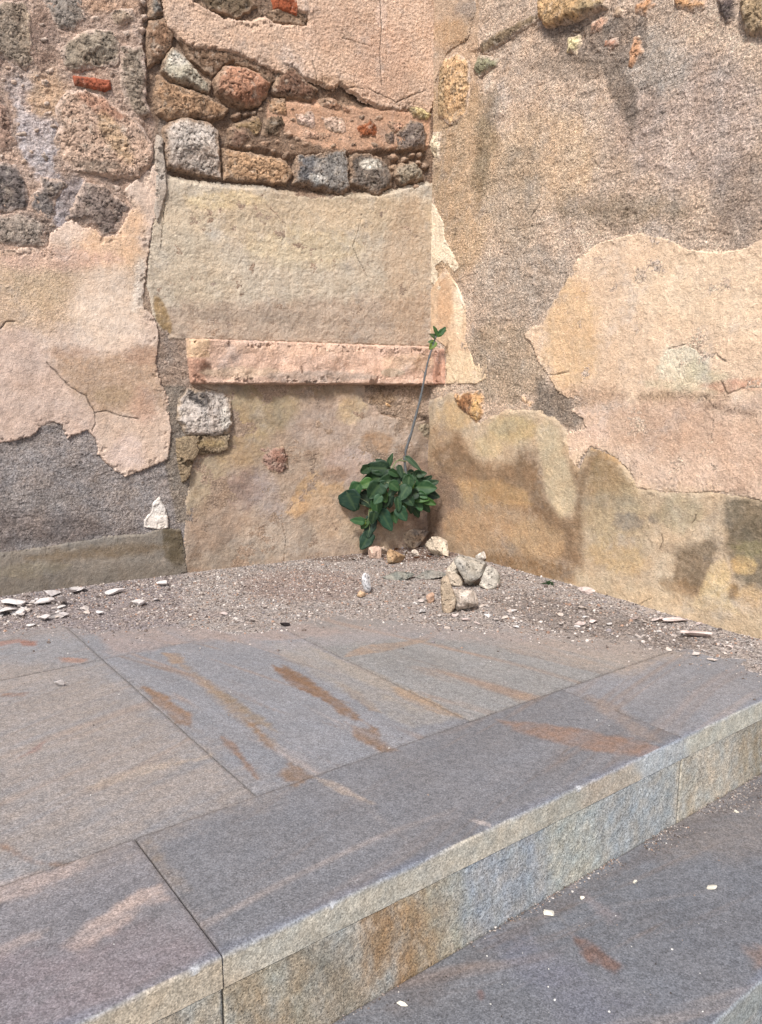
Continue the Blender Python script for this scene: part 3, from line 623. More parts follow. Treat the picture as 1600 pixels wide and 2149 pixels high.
wall_patch(WR, 'damp_plaster', RW, [(880, 850), (950, 820), (1010, 885), (1060, 860), (1120, 858), (1160, 872), (1192, 900), (1195, 950), (1216, 985), (1240, 936), (1262, 942), (1300, 962), (1328, 1000), (1345, 1022), (1400, 1030), (1500, 1034), (1560, 1042), (1600, 1052), (1730, 1090),
    (1730, 1420), (1600, 1370), (880, 1170)], (196, 172, 142), .013, seed=131, warp=.012, wf=16, rag=.5, edge=.022, lump=.004, lf=6, coarse=.15, mamt=.16, warm=.08,
    layers=[
        ([(895, 900), (960, 890), (1000, 960), (1120, 980), (1130, 1080), (1215, 1100), (1225, 1200), (1000, 1180), (895, 1160)], (176, 146, 114), .9, .04, .03, .25),
        ([(905, 950), (940, 930), (965, 910), (985, 940), (1005, 970), (1040, 985), (1075, 970), (1105, 940), (1130, 950), (1140, 1010), (1160, 1060), (1210, 1100), (1222, 1190), (1190, 1180), (1150, 1110), (1110, 1070), (1040, 1050), (990, 1010), (930, 1000)], (140, 112, 84), .95, .042, .02, .1),
        ([(960, 1010), (1040, 1005), (1110, 1030), (1120, 1060), (1060, 1060), (980, 1050)], (196, 156, 106), .6, .025, .03),
        ((925, 1060, 46, 70), (146, 120, 100), .85, .04, .03), ((895, 1080, 30, 110), (140, 114, 94), .8, .04, .03),
        ((960, 870, 40, 30), (206, 172, 124), .7, .03, .02), ((1080, 900, 55, 30), (198, 172, 124), .8, .03, .02), ((1060, 895, 30, 16), (176, 160, 130), .6, .02, .02), ((1030, 935, 30, 24), (208, 182, 138), .7, .025, .01),
        ([(1150, 880), (1175, 900), (1190, 960), (1215, 1020), (1212, 1070), (1180, 1085), (1150, 1030), (1140, 960), (1125, 900)], (206, 184, 148), .85, .02, .012),
        ([(1190, 940), (1222, 990), (1240, 960), (1262, 945), (1240, 1010), (1228, 1080), (1224, 1180), (1208, 1100), (1215, 1030)], (138, 112, 84), .9, .036, .012),
        ([(1245, 950), (1300, 965), (1330, 1010), (1340, 1040), (1260, 1060), (1236, 1040)], (150, 124, 88), .8, .03, .02),
        ((1275, 955, 40, 10, 25), (170, 134, 90), .7, .015, .015), ((1300, 1080, 70, 60), (182, 160, 124), .75, .05, .04),
        ((1325, 1095, 34, 20), (138, 126, 112), .75, .02, .03), ((1378, 1090, 12, 10), (136, 126, 114), .6, .01, .015), ((1290, 1050, 60, 16), (150, 138, 118), .5, .03, .03), ((1430, 1080, 50, 34), (170, 156, 126), .7, .03, .03),
        ((1010, 1110, 80, 40, 10), (194, 156, 116), .7, .03, .05, .3), ((1130, 1130, 60, 40, 20), (196, 160, 118), .7, .03, .04, .3),
        ([(1020, 1160), (1120, 1170), (1210, 1190), (1210, 1225), (1120, 1212), (980, 1180)], (148, 112, 74), .75, .025, .02),
        ([(1520, 1040), (1620, 1050), (1740, 1100), (1740, 1250), (1600, 1240), (1545, 1210), (1530, 1150), (1522, 1090)], (126, 112, 90), .85, .025, .03, .2),
        ([(1470, 1135), (1510, 1130), (1500, 1190), (1478, 1240), (1450, 1245), (1415, 1215), (1420, 1160)], (132, 112, 88), .85, .02, .02),
        ((1430, 1230, 46, 16, 20), (150, 120, 86), .7, .02, .03), ((1540, 1240, 16, 20), (140, 110, 70), .8, .015, .01),
        ([(1498, 1185), (1525, 1170), (1540, 1200), (1535, 1250), (1560, 1290), (1460, 1270), (1478, 1230)], (214, 184, 134), .85, .012, .012),
        ((1560, 1185, 26, 18), (212, 174, 118), .85, .014, .02), ((1580, 1250, 30, 18), (206, 170, 120), .7, .02, .02), ((1600, 1110, 60, 22), (104, 92, 72), .6, .03, .03), ((1580, 1150, 40, 18), (158, 146, 100), .5, .02, .03),
        ([(1215, 1195), (1400, 1240), (1600, 1290), (1730, 1320), (1730, 1430), (1600, 1370), (1200, 1260)], (208, 182, 146), .6, .04, .03),
        ((1300, 1170, 70, 30, 15), (206, 172, 122), .6, .03, .04), ((1400, 1150, 20, 10), (160, 136, 110), .5, .01, .02)],
    crk=[([(1465, 1080), (1462, 1090), (1456, 1098)], .004), ([(1393, 1120), (1396, 1135), (1388, 1150)], .004), ([(1345, 1270), (1355, 1262), (1372, 1254)], .002)], label='damp stained ochre plaster along the lower wall')
RS = [
 ([(925,130),(961,108),(988,128),(988,180),(981,243),(945,265),(920,245),(921,180)], (208,166,118), .03, 2),
 ([(1136,-10),(1282,-10),(1278,18),(1213,47),(1150,63),(1134,40)], (194,154,104), .06, 2),
 ([(1240,45),(1267,31),(1282,40),(1258,74),(1238,72)], (196,150,122), .012, 2),
 ([(1330,7),(1366,-10),(1381,9),(1357,38),(1332,31)], (194,138,92), .016, 3),
 ([(1413,-10),(1498,-10),(1485,22),(1451,36),(1418,18)], (212,156,104), .02, 2),
 ([(1503,-10),(1552,-10),(1552,40),(1523,54),(1508,27)], (98,84,80), .03, 3),
 ([(1557,-20),(1680,-20),(1680,90),(1610,83),(1568,78),(1553,40)], (168,140,104), .045, 3),
 ([(1192,76),(1220,72),(1222,92),(1213,119),(1189,110)], (232,216,158), .02, 2),
 ([(1270,83),(1300,75),(1300,94),(1280,108),(1268,97)], (186,116,82), .014, 2),
 ([(1328,76),(1348,70),(1354,108),(1330,150),(1311,141),(1320,108)], (206,150,108), .016, 3),
 ([(1001,92),(1042,63),(1132,20),(1136,38),(1069,83),(1012,116)], (140,118,90), .012, 5),
 ([(1003,115),(1048,119),(1044,142),(1006,164),(993,148)], (142,136,104), .022, 3),
 ([(902,279),(929,273),(925,300),(924,333),(916,342),(899,310)], (230,208,172), .028, 2),
 ([(949,826),(1014,815),(1022,840),(1017,880),(1004,895),(963,856)], (202,152,98), .028, 2),
 ([(1092,828),(1104,826),(1126,846),(1112,864),(1096,845)], (230,186,142), .014, 2),
 ([(1284,14),(1302,5),(1320,20),(1308,40),(1288,36)], (188,158,126), .014, 3),
]
RX = {13: [((982, 848, 14, 24, 20), (130, 82, 50), .8, .012, .012), ((1005, 860, 8, 24), (214, 170, 104), .7, .01, .01)], 0: [((930, 190, 10, 60), (150, 132, 100), .6, .02, .01)],
      1: [((1250, 20, 30, 22), (150, 130, 96), .8, .02, .02)]}
for i, (pts, c, pr, fc) in enumerate(RS):
    stone(WR, RW, pts, c, pr, 300 + i, fc, RX.get(i, ()))
gaps(WR, RW, [s[0] for s in RS], [(1180, 60), (1300, 20), (1380, 20), (1350, 130), (1240, 140)], 9, (5, 12), [(150, 128, 110), (196, 156, 120), (120, 104, 94)], 1700, .008, (170, 150, 132))
# ------------------------------------------------------------------ paving
def stripe_noise(a, b, s, ang, f=3.0, st=7):
    ca, sa = math.cos(ang), math.sin(ang)
    x = (a * ca + b * sa) * f / st; y = (-a * sa + b * ca) * f * 1.6
    x = x + 0.25 * pn(a * 1.7, b * 1.7, s + 3)
    y = y + 0.5 * pn(a * 1.1 + 5, b * 1.1, s + 7)
    return fbm(x, y, 1.0, 5, s, g=.55)
def streaky(P, A, B, col, layers, seed, ang):
    c0 = col.copy(); paint(P, A, B, col, layers, seed)
    k = np.clip(.92 + .8 * stripe_noise(A, B, seed + 300, ang, 12, 7), .08, 1)[..., None]
    col[:] = c0 + (col - c0) * k
def slab(P, name, parent, a0, a1, b0, b1, base, layers, seed, res, z=0, th=.05, front=None, vein=(.35, .05), veinc=(160, 128, 104), bevel=.0025, frontlayers=()):
    """cut stone: top face with softened arrises and sides down; front='nosing' gets a deep worn front face at b0"""
    g = .0015
    a0 += g; a1 -= g; b1 -= g
    if front is None: b0 += g
    na = max(3, int((a1 - a0) / res)); nb = max(3, int((b1 - b0) / res))
    aa = np.concatenate([[a0, a0], [a0 + bevel * .3], np.linspace(a0 + bevel, a1 - bevel, na), [a1 - bevel * .3], [a1, a1]])
    za = np.concatenate([[-th, -bevel], [-bevel * .3], np.zeros(na), [-bevel * .3], [-bevel, -th]])
    if front:
        nf = max(4, int(th / .004)); be = .006
        bb = np.concatenate([np.full(nf, b0), [b0 + be * .3], np.linspace(b0 + be, b1 - bevel, nb), [b1 - bevel * .3], [b1, b1]])
        zb = np.concatenate([np.linspace(-th, -be, nf), [-be * .3], np.zeros(nb), [-bevel * .3], [-bevel, -th]])
    else:
        nf = 0
        bb = np.concatenate([[b0, b0], [b0 + bevel * .3], np.linspace(b0 + bevel, b1 - bevel, nb), [b1 - bevel * .3], [b1, b1]])
        zb = np.concatenate([[-th, -bevel], [-bevel * .3], np.zeros(nb), [-bevel * .3], [-bevel, -th]])
    A, B = np.meshgrid(aa, bb, indexing='ij'); ZA, ZB = np.meshgrid(za, zb, indexing='ij')
    Z = np.minimum(ZA, ZB)
    S = np.minimum(ZB, 0)                                   # how far down the front face
    col = np.empty(A.shape + (3,)); col[:] = lin(base)
    v = stripe_noise(A, B, seed, vein[0], 5.0, 9)
    col += (lin(veinc) - col) * (smooth(.15, .55, v) * min(vein[1] * 9, .6))[..., None]
    v3 = stripe_noise(A, B, seed + 20, vein[0] + .12, 8.0, 12)
    col += (lin((138, 112, 92)) - col) * (smooth(.30, .62, v3) * (.6 if vein[0] > 1 else .4))[..., None]
    v4 = stripe_noise(A, B, seed + 30, vein[0], 10.0, 10)
    col *= (1 + .13 * v4)[..., None]
    v5 = stripe_noise(A, B, seed + 40, vein[0] - .1, 6.0, 9)
    col += (lin((178, 160, 148)) - col) * (smooth(.30, .7, v5) * .5)[..., None]
    v2 = stripe_noise(A, B, seed + 50, vein[0], 5, 9)
    col *= (1 + .10 * v2)[..., None]
    streaky(P, A, B, col, layers, seed, 1.75 if vein[0] > 1 else vein[0])
    top = (Z > -bevel * 1.01)
    ed = np.minimum(np.minimum(A - a0, a1 - A), np.minimum(B - b0 + (9 if front else 0), b1 - B))
    dj = smooth(.012, .001, ed + .010 * fbm(A, B, 16, 4, seed + 90)) * .3
    col += (lin((104, 92, 84)) - col) * (dj * top)[..., None]
    mottle(A, B, col, .10, seed, f=5, warm=.03)
    Z = Z + z + np.where(top, .0012 * fbm(A, B, 3, 3, seed) + .0006 * fbm(A, B, 25, 3, seed + 2), 0)
    if front:
        isf = np.arange(len(bb)) < nf + 1
        FA, FZ = A[:, isf], Z[:, isf]
        fc = np.empty(FA.shape + (3,)); fc[:] = lin((190, 182, 166))
        for (x0, x1, c, op) in frontlayers:
            m = smooth(x0 - .03, x0 + .03, FA + FZ * .6 + .05 * fbm(FA, FZ, 8, 3, seed)) * (1 - smooth(x1 - .03, x1 + .03, FA + FZ * .6 + .05 * fbm(FA, FZ, 8, 3, seed + 1)))
            fc += (lin(c) - fc) * (m * op)[..., None]
        n = fbm(FA * .45, FZ * 1.5 + FA * .5, 14, 5, seed + 6, g=.6)
        fc *= (1 + .14 * n)[..., None]
        mottle(FA, FZ, fc, .10, seed + 9, f=14, warm=.06)
        edge = smooth(-.013, -.002, FZ - z + .004 * fbm(FA, FZ, 40, 3, seed + 4))
        fc += (lin((128, 136, 150)) - fc) * (edge * .75 * np.clip(.6 + 1.1 * fbm(FA, FZ, 5, 4, seed + 88), 0, 1))[..., None]
        col[:, isf] = fc
        # worn, slightly blue arris band running on to the top
        d = smooth(.03, .006, B - b0 + .012 * fbm(A, B, 9, 4, seed + 8)) * (B > b0 + 1e-5)
        col += (lin((112, 118, 134)) - col) * (d * .55 * np.clip(.55 + 1.1 * fbm(A, B, 5, 4, seed + 88), 0, 1))[..., None]
        chip = smooth(.42, .6, fbm(A, B * 0, 20, 4, seed + 12)) 
        e = (np.abs(B - b0) < .008) & (Z > z - .012)
        Z = np.where(e, Z - chip * .0035, Z); 
        col[e] += (lin((196, 198, 200)) - col[e]) * (chip[e] * .7)[:, None]
        B = np.where(isf[None, :], B - .0012 * fbm(A, Z, 20, 3, seed + 3), B)
    X = P.pt(A.ravel(), B.ravel(), Z.ravel())
    f = gridfaces(len(aa), len(bb))
    return meshobj(name, X, f, M_SLAB, parent, col)
GREY = (140, 138, 139); TAN = (150, 134, 122); COOL = (128, 126, 136)
# stains and veins on the upper paving, traced in photograph pixels and laid on the ground plane
RUST = (138, 108, 84)
top_layers = [
    ([(-80, 1380), (200, 1400), (420, 1560), (540, 1665), (300, 1765), (0, 1860), (-80, 1880)], (158, 142, 128), .55, .10, .08),
    ([(200, 1330), (480, 1290), (760, 1330), (560, 1345), (420, 1345), (230, 1378)], (158, 142, 136), .8, .03, .04),
    ([(300, 1440), (345, 1460), (400, 1500), (405, 1530), (365, 1510), (330, 1480)], RUST, .85, .008, .02),
    ([(430, 1435), (480, 1455), (540, 1500), (590, 1540), (560, 1530), (500, 1490), (445, 1455)], (136, 116, 92), .7, .01, .02),
    ([(570, 1395), (600, 1405), (650, 1435), (700, 1475), (690, 1478), (640, 1450), (600, 1430)], (128, 96, 72), .9, .007, .015),
    ([(700, 1430), (740, 1440), (800, 1495), (780, 1490), (730, 1455)], (140, 112, 88), .6, .01, .02),
    ([(590, 1395), (640, 1420), (740, 1490), (790, 1530), (740, 1510), (650, 1450)], (130, 100, 76), .8, .01, .02),
    ([(380, 1395), (430, 1420), (520, 1500), (600, 1580), (560, 1560), (450, 1465)], (146, 124, 102), .6, .014, .02),
    ([(640, 1350), (760, 1400), (900, 1470), (960, 1505), (860, 1490), (740, 1420)], (160, 142, 122), .6, .02, .02),
    ([(725, 1515), (790, 1535), (830, 1575), (800, 1578), (750, 1555)], (132, 106, 86), .85, .008, .02),
    ([(465, 1545), (490, 1560), (530, 1610), (540, 1635), (515, 1610), (480, 1570)], (134, 104, 84), .8, .007, .012),
    ([(515, 1510), (545, 1530), (585, 1580), (640, 1615), (660, 1630), (620, 1645), (585, 1630), (600, 1600), (550, 1550)], (134, 106, 82), .8, .008, .02),
    ([(560, 1350), (600, 1380), (700, 1440), (860, 1530), (980, 1505), (900, 1470), (800, 1420), (700, 1375), (640, 1345)], (154, 146, 136), .55, .02, .02),
    ([(820, 1440), (860, 1450), (960, 1495), (970, 1508), (900, 1490), (850, 1468)], (160, 134, 108), .75, .008, .015),
    ([(720, 1380), (800, 1370), (900, 1345), (930, 1320), (860, 1345), (760, 1355)], (156, 132, 112), .7, .01, .015),
    ([(340, 1370), (380, 1370), (392, 1390), (360, 1395)], (150, 126, 104), .8, .008, .015),
    ([(0, 1455), (60, 1453), (50, 1461), (0, 1462)], (140, 106, 84), .8, .005, .008),
    ([(40, 1345), (75, 1346), (75, 1356), (45, 1356)], (150, 96, 74), .9, .004, .01), ([(-20, 1350), (40, 1342), (60, 1344), (0, 1358)], (160, 122, 108), .8, .005, .01),
    ([(125, 1380), (190, 1382), (170, 1392), (130, 1390)], (164, 124, 104), .8, .006, .01),
    ([(40, 1590), (100, 1550), (80, 1575)], (150, 110, 96), .6, .008, .01),
    ([(180, 1650), (300, 1605), (440, 1585), (420, 1595), (300, 1625), (200, 1660)], (176, 156, 136), .6, .012, .02),
    ([(-20, 1765), (20, 1778), (80, 1805), (150, 1812), (130, 1820), (60, 1812)], (138, 108, 88), .7, .006, .01),
    ([(-20, 1850), (160, 1812), (180, 1818), (60, 1880), (-20, 1900)], (174, 154, 144), .6, .01, .02),
    ([(130, 1985), (200, 1925), (290, 1870), (340, 1855), (370, 1895), (300, 1900), (200, 1980), (160, 2000)], (180, 158, 146), .85, .012, .02),
    ([(-20, 2010), (0, 1985), (110, 1945), (80, 1970), (0, 2010)], (170, 154, 146), .7, .01, .02),
    ([(-80, 2000), (200, 1980), (400, 1940), (460, 2000), (200, 2160), (-80, 2200)], (134, 120, 122), .6, .05, .05),
    ([(310, 1770), (340, 1790), (390, 1870), (340, 1840)], (146, 128, 110), .6, .02, .02),
    ([(1040, 1510), (1150, 1520), (1300, 1545), (1390, 1570), (1370, 1590), (1240, 1575), (1130, 1550)], (142, 114, 98), .85, .015, .02),
    ([(1220, 1450), (1300, 1480), (1390, 1560), (1330, 1540), (1240, 1480)], (146, 128, 116), .6, .02, .02),
    ([(1060, 1460), (1120, 1455), (1090, 1475)], (158, 134, 112), .5, .01, .01),
    ([(660, 1630), (700, 1640), (800, 1690), (780, 1690), (700, 1660)], (162, 146, 132), .7, .006, .01),
    ([(700, 1650), (740, 1665), (850, 1760), (800, 1720)], (150, 138, 130), .4, .02, .02),
    ([(990, 1330), (1200, 1310), (1440, 1370), (1320, 1420), (1150, 1380)], (160, 146, 134), .75, .05, .04),
    ([(985, 1722), (1000, 1719), (1030, 1728), (1033, 1745), (1026, 1735), (1000, 1728)], (190, 176, 168), .8, .002, .003),
    ([(560, 1350), (900, 1300), (1200, 1330), (1100, 1350), (860, 1340), (600, 1365)], (150, 142, 142), .5, .04, .04),
]
dust_layers = [([(-150, 1150), (900, 1100), (1750, 1300), (1750, 1480), (1400, 1372), (1150, 1375), (900, 1330), (700, 1335), (480, 1350), (200, 1335), (-150, 1345)], (152, 138, 130), .45, .06, .05)]
pv = empty('pavement', N0); tag(pv, kind='structure')
NX, NR = .0045, .009
rows = [(.45, 1.66, [-2.2, -.95, .305, 1.026, 2.28, 3.1], .0075), (1.66, 2.87, [-2.2, -.95, .305, 1.5, 2.7, 3.1], .012), (2.87, 3.6, [-2.2, -.95, .7, 2.0], .03)]
sd_ = 400
cols = [GREY, (142, 138, 134), (136, 135, 137), (133, 133, 137), (139, 137, 135)]
for (b0, b1, js, rs) in rows:
    for k in range(len(js) - 1):
        sd_ += 1
        out = js[k + 1] < -.9
        slab(GP, 'paving_slab', pv, js[k], js[k + 1], b0, b1, cols[sd_ % 5], top_layers + dust_layers, sd_, .04 if out else rs,
             z=.0008 * ((sd_ * 7) % 3 - 1), vein=(1.75 if 2 <= k < 4 else .25, .07 if 2 <= k < 4 else .04))
stp = empty('stone_step', N0); tag(stp, 'upper grey stone step with a pale tan front edge below the paved platform', 'step')
tj = [-1.35, 0, 1.443, 2.75]
fl = [(-1.4, .02, (196, 178, 152), .85), (.0, .45, (190, 182, 164), .7), (.5, .8, (194, 184, 164), .6), (.8, 1.0, (180, 174, 158), .7), (.98, 1.22, (190, 174, 154), .8), (1.2, 1.45, (176, 184, 190), .7), (1.45, 2.7, (190, 186, 170), .8)]
for k in range(3):
    slab(GP, 'tread_slab', stp, tj[k], tj[k + 1], 0, .45, [(128, 124, 126), (120, 119, 122), (132, 131, 134)][k], top_layers, 430 + k, [.006, .0045, .0055][k], th=.066, front='nosing', vein=(.15, .025), frontlayers=fl)
def riser(P, parent, a0, a1, z0, z1, b, seed, layers):
    aa = np.arange(a0 + .0015, a1 - .0015, .005); zz = np.arange(z0, z1, .005)
    A, Z = np.meshgrid(aa, zz, indexing='ij')
    col = np.empty(A.shape + (3,)); col[:] = lin((178, 176, 168))
    for (x0, x1, c, op) in layers:
        w_ = .10 * fbm(A, Z * .5, 7, 5, seed + int(x0 * 10), g=.65) + .25 * (Z - z0)
        m = smooth(x0 - .06, x0 + .08, A + w_) * (1 - smooth(x1 - .08, x1 + .06, A + w_ * 1.1))
        m = m * np.clip(.85 + .9 * fbm(A + Z * .3, Z * .3, 26, 5, seed + 60 + int(x0 * 10), g=.7), 0, 1)
        col += (lin(c) - col) * (m * op)[..., None]
    n = fbm(A, Z * .25 + A * .3, 22, 5, seed + 6, g=.62)
    col *= (1 + .22 * n)[..., None]; mottle(A, Z, col, .12, seed + 9, f=12, warm=.12)
    Bq = b + .0014 * fbm(A, Z, 60, 3, seed + 3)
    X = P.o + np.multiply.outer(A.ravel(), P.e1) + np.multiply.outer(Bq.ravel(), P.e2) + np.multiply.outer(Z.ravel(), np.array([0, 0, 1.]))
    n0 = len(X); f = gridfaces(len(aa), len(zz))
    # back and sides so the riser is a real slab
    back = X + P.e2 * .03
    ring = np.concatenate([np.arange(len(aa)) * len(zz), (len(aa) - 1) * len(zz) + np.arange(1, len(zz)), (np.arange(len(aa) - 1)[::-1]) * len(zz) + len(zz) - 1, np.arange(1, len(zz) - 1)[::-1]])
    r2 = np.roll(ring, -1)
    nv = len(ring)
    V = np.concatenate([X, X[ring] + P.e2 * .03])
    idx = n0 + np.arange(nv)
    sf = np.stack([ring, idx, np.roll(idx, -1), r2], -1)
    return meshobj('riser_slab', V, [f, sf], M_RISER, parent, np.concatenate([col.reshape(-1, 3), col.reshape(-1, 3)[ring]]))
rl = [(-1.4, .02, (186, 166, 138), .8), (.02, .22, (178, 172, 148), .7), (.06, .14, (160, 122, 78), .9), (.2, .3, (172, 136, 94), .9), (.2, .34, (138, 138, 126), .5), (.34, .57, (184, 150, 110), 1), (.38, .44, (144, 108, 74), .9), (.49, .52, (150, 118, 84), .7), (.5, .62, (172, 170, 150), .7), (.62, .92, (156, 162, 172), .7), (.9, 1.1, (184, 184, 170), .7), (1.1, 1.42, (164, 170, 174), .7),
      (1.445, 1.56, (194, 178, 150), .7), (1.56, 1.8, (200, 186, 164), .8), (1.8, 2.8, (160, 140, 108), .7)]
for k in range(3):
    riser(GP, stp, tj[k], tj[k + 1], -STEP - .02, -.066, .0022, 450 + k, rl)
# lower tread and a further step down
low = empty('stone_step', GL.o); tag(low, 'lower darker stone step with scattered white chips and an edge at bottom right', 'step')
LB = -.462
low_layers = [([(1200, 1960), (1260, 1990), (1310, 2025), (1290, 2040), (1230, 2020)], (118, 92, 82), .85, .012, .02), ([(1150, 1830), (1200, 1850), (1300, 1920), (1280, 1930)], (140, 124, 122), .5, .02, .02),
    ([(1560, 1990), (1650, 1980), (1650, 2050), (1590, 2030)], (140, 112, 96), .6, .02, .02), ((1011, 2086, 10, 12), (112, 86, 82), .8, .006, .01), ([(1000, 1960), (1100, 1960), (1330, 2100), (1300, 2160), (1200, 2140)], (112, 112, 126), .5, .05, .04),
    ([(1300, 1700), (1600, 1640), (1700, 1660), (1650, 1800), (1400, 1800)], (128, 118, 112), .6, .06, .05), ([(1170, 1920), (1185, 1935), (1195, 1950)], (150, 140, 132), .5, .01, .01),
    ([(800, 2120), (1000, 1990), (1440, 1730), (1600, 1640), (1610, 1665), (1450, 1760), (1000, 2020), (830, 2140)], (104, 96, 94), .6, .02, .03)]
lj = [-1.6, -.35, 1.95, 3.2]
for k in range(3):
    slab(GL, 'tread_slab', low, lj[k], lj[k + 1], LB, .0, [(112, 112, 118), (112, 113, 118), (116, 117, 120), (116, 116, 119)][k], low_layers, 470 + k, [.02, .0045, .0045, .008][k], th=.066, front='nosing',
         vein=(-.3, .03), frontlayers=[(-2, 4, (146, 152, 150), .8)])
    riser(GL, low, lj[k], lj[k + 1], -STEP - .02, -.066, LB + .0022, 480 + k, [(-2, 4, (136, 140, 142), .7)])
# ground sheets below everything
def sheet(name, P, a0, a1, b0, b1, z, c, n=2):
    A, B = np.meshgrid(np.linspace(a0, a1, n), np.linspace(b0, b1, n), indexing='ij')
    X = P.o + np.multiply.outer(A.ravel(), P.e1) + np.multiply.outer(B.ravel(), P.e2) + np.array([0, 0, z])
    cc = np.empty((n * n, 3)); cc[:] = lin(c)
    return tag(meshobj(name, X, gridfaces(n, n), M_DIRT, None, cc), kind='structure')
sheet('bedding', GP, -2.2, 3.1, .04, 3.6, -.012, (84, 76, 70))
sheet('bedding', GL, -1.6, 3.2, LB + .04, .04, -.012, (84, 76, 70))
sheet('ground', GL, -30, 30, -30, 30, -STEP, (124, 122, 128))

# ------------------------------------------------------------------ dirt bed along the foot of the walls
def grit_edge():
    return [(-200, 1345), (0, 1332), (120, 1322), (190, 1330), (260, 1318), (380, 1316), (520, 1330), (600, 1312), (700, 1300), (800, 1302), (900, 1312), (990, 1322), (1060, 1330), (1130, 1345), (1220, 1352), (1330, 1352), (1420, 1362), (1540, 1392), (1640, 1425), (1800, 1500)]
eg = GP.uv(grit_edge())
back_c = GP.uv([(1800, 1400), (1600, 1340), (1250, 1240), (900, 1140), (600, 1180), (0, 1250), (-200, 1280)])
gpoly = np.concatenate([eg, back_c + np.array([0.0, .0])])
a = np.arange(gpoly[:, 0].min() - .05, gpoly[:, 0].max() + .05, .008); b = np.arange(gpoly[:, 1].min() - .05, gpoly[:, 1].max() + .12, .008)
A, B = np.meshgrid(a, b, indexing='ij')
XY = GP.pt(A, B, A * 0)
# distance to the two wall faces
dl = (XY - WL.o) @ WL.n; dr = (XY - WR.o) @ WR.n
dw = np.minimum(dl, dr)
de = -sdf(A, B, eg, False)
ins = sdf(A, B, gpoly) > 0
se = np.where(ins | (dw < .05), de, -de) + .13 * fbm(A, B, 4, 6, 71, g=.65)
Hd = np.where(se > 0, .001 + .022 * smooth(0, .9, se) , -.004 + se * .2) + .012 * np.exp(-np.clip(dw, 0, 1) / .05) * (se > 0)
Hd = Hd + .0016 * fbm(A, B, 60, 3, 72) * (se > 0) + .003 * fbm(A, B, 9, 4, 73) * smooth(0, .2, se)
gl = np.array([[0.0, 0.0]])
cd = np.empty(A.shape + (3,)); cd[:] = lin((164, 153, 146))
dlay = [([(-150, 1270), (380, 1215), (380, 1340), (-150, 1350)], (142, 130, 130), .7, .08, .06), ((860, 1172, 110, 14), (104, 72, 54), .75, .03, .05), ((700, 1180, 60, 8), (108, 84, 68), .7, .03, .04),
        ((640, 1235, 140, 30), (152, 130, 120), .7, .06, .05), ((1250, 1310, 240, 30, 12), (124, 112, 104), .6, .05, .05), ((430, 1180, 90, 16), (140, 126, 118), .4, .03, .03), ((350, 1290, 120, 12), (158, 144, 138), .7, .03, .05)]
paint(GP, A, B, cd, dlay, 9); mottle(A, B, cd, .22, 5, f=10, warm=.08)
keep = (se > -.03) & (dw > -.08) & (A < 3.0)
fD = gridfaces(len(a), len(b), keep)
XD = GP.pt(A.ravel(), B.ravel(), Hd.ravel())
XD, fD, cD = compact(XD, fD, cd.reshape(-1, 3))
tag(meshobj('dirt', XD, fD, M_DIRT, None, cD), kind='structure')
def dirt_h(x, y):
    q = np.array([x, y, 0]) - GP.o; qa, qb = q @ DA, q @ DB
    i = int(round((qa - a[0]) / .008)); j = int(round((qb - b[0]) / .008))
    if 0 <= i < len(a) and 0 <= j < len(b): return max(0, float(Hd[i, j]))
    return 0.0
# ------------------------------------------------------------------ pebbles, chips, loose rocks
import bmesh
_ico = bmesh.new(); bmesh.ops.create_icosphere(_ico, subdivisions=1, radius=1)
IV = np.array([v.co[:] for v in _ico.verts]); IF = np.array([[v.index for v in f.verts] for f in _ico.faces]); _ico.free()
def scatter(name, pts, sizes, cols, seed, kindlabel, flat=.6):
    rs = np.random.RandomState(seed); n = len(pts)
    an = rs.rand(n) * 6.28; sc3 = np.stack([rs.uniform(.7, 1.3, n), rs.uniform(.6, 1.0, n), rs.uniform(.35, .9, n) * flat / .6], 1) * sizes[:, None]
    V = IV[None] * (1 + rs.uniform(-.22, .22, (n, len(IV), 1)))
    V = V * sc3[:, None, :]
    t = rs.uniform(-.4, .4, n)
    x = V[..., 0] * np.cos(t)[:, None] + V[..., 2] * np.sin(t)[:, None]; z = -V[..., 0] * np.sin(t)[:, None] + V[..., 2] * np.cos(t)[:, None]
    c, s = np.cos(an)[:, None], np.sin(an)[:, None]
    X = np.stack([x * c - V[..., 1] * s, x * s + V[..., 1] * c, z], -1) + pts[:, None, :]
    f = IF[None] + (np.arange(n) * len(IV))[:, None, None]
    cc = np.repeat(cols[:, None, :], len(IV), 1)
    o = meshobj(name, X.reshape(-1, 3), f.reshape(-1, 3), M_PEB, None, cc.reshape(-1, 3), smoothf=False)
    return tag(o, kindlabel, 'gravel', kind='stuff')
rs = np.random.RandomState(5)
PAL = [(150, 136, 130), (168, 152, 142), (120, 106, 98), (190, 176, 166), (96, 84, 78), (176, 140, 118), (140, 132, 134), (214, 204, 196)]
PW = np.array([.14, .18, .15, .18, .13, .08, .04, .12]); PW /= PW.sum()
pts, sz, cl = [], [], []
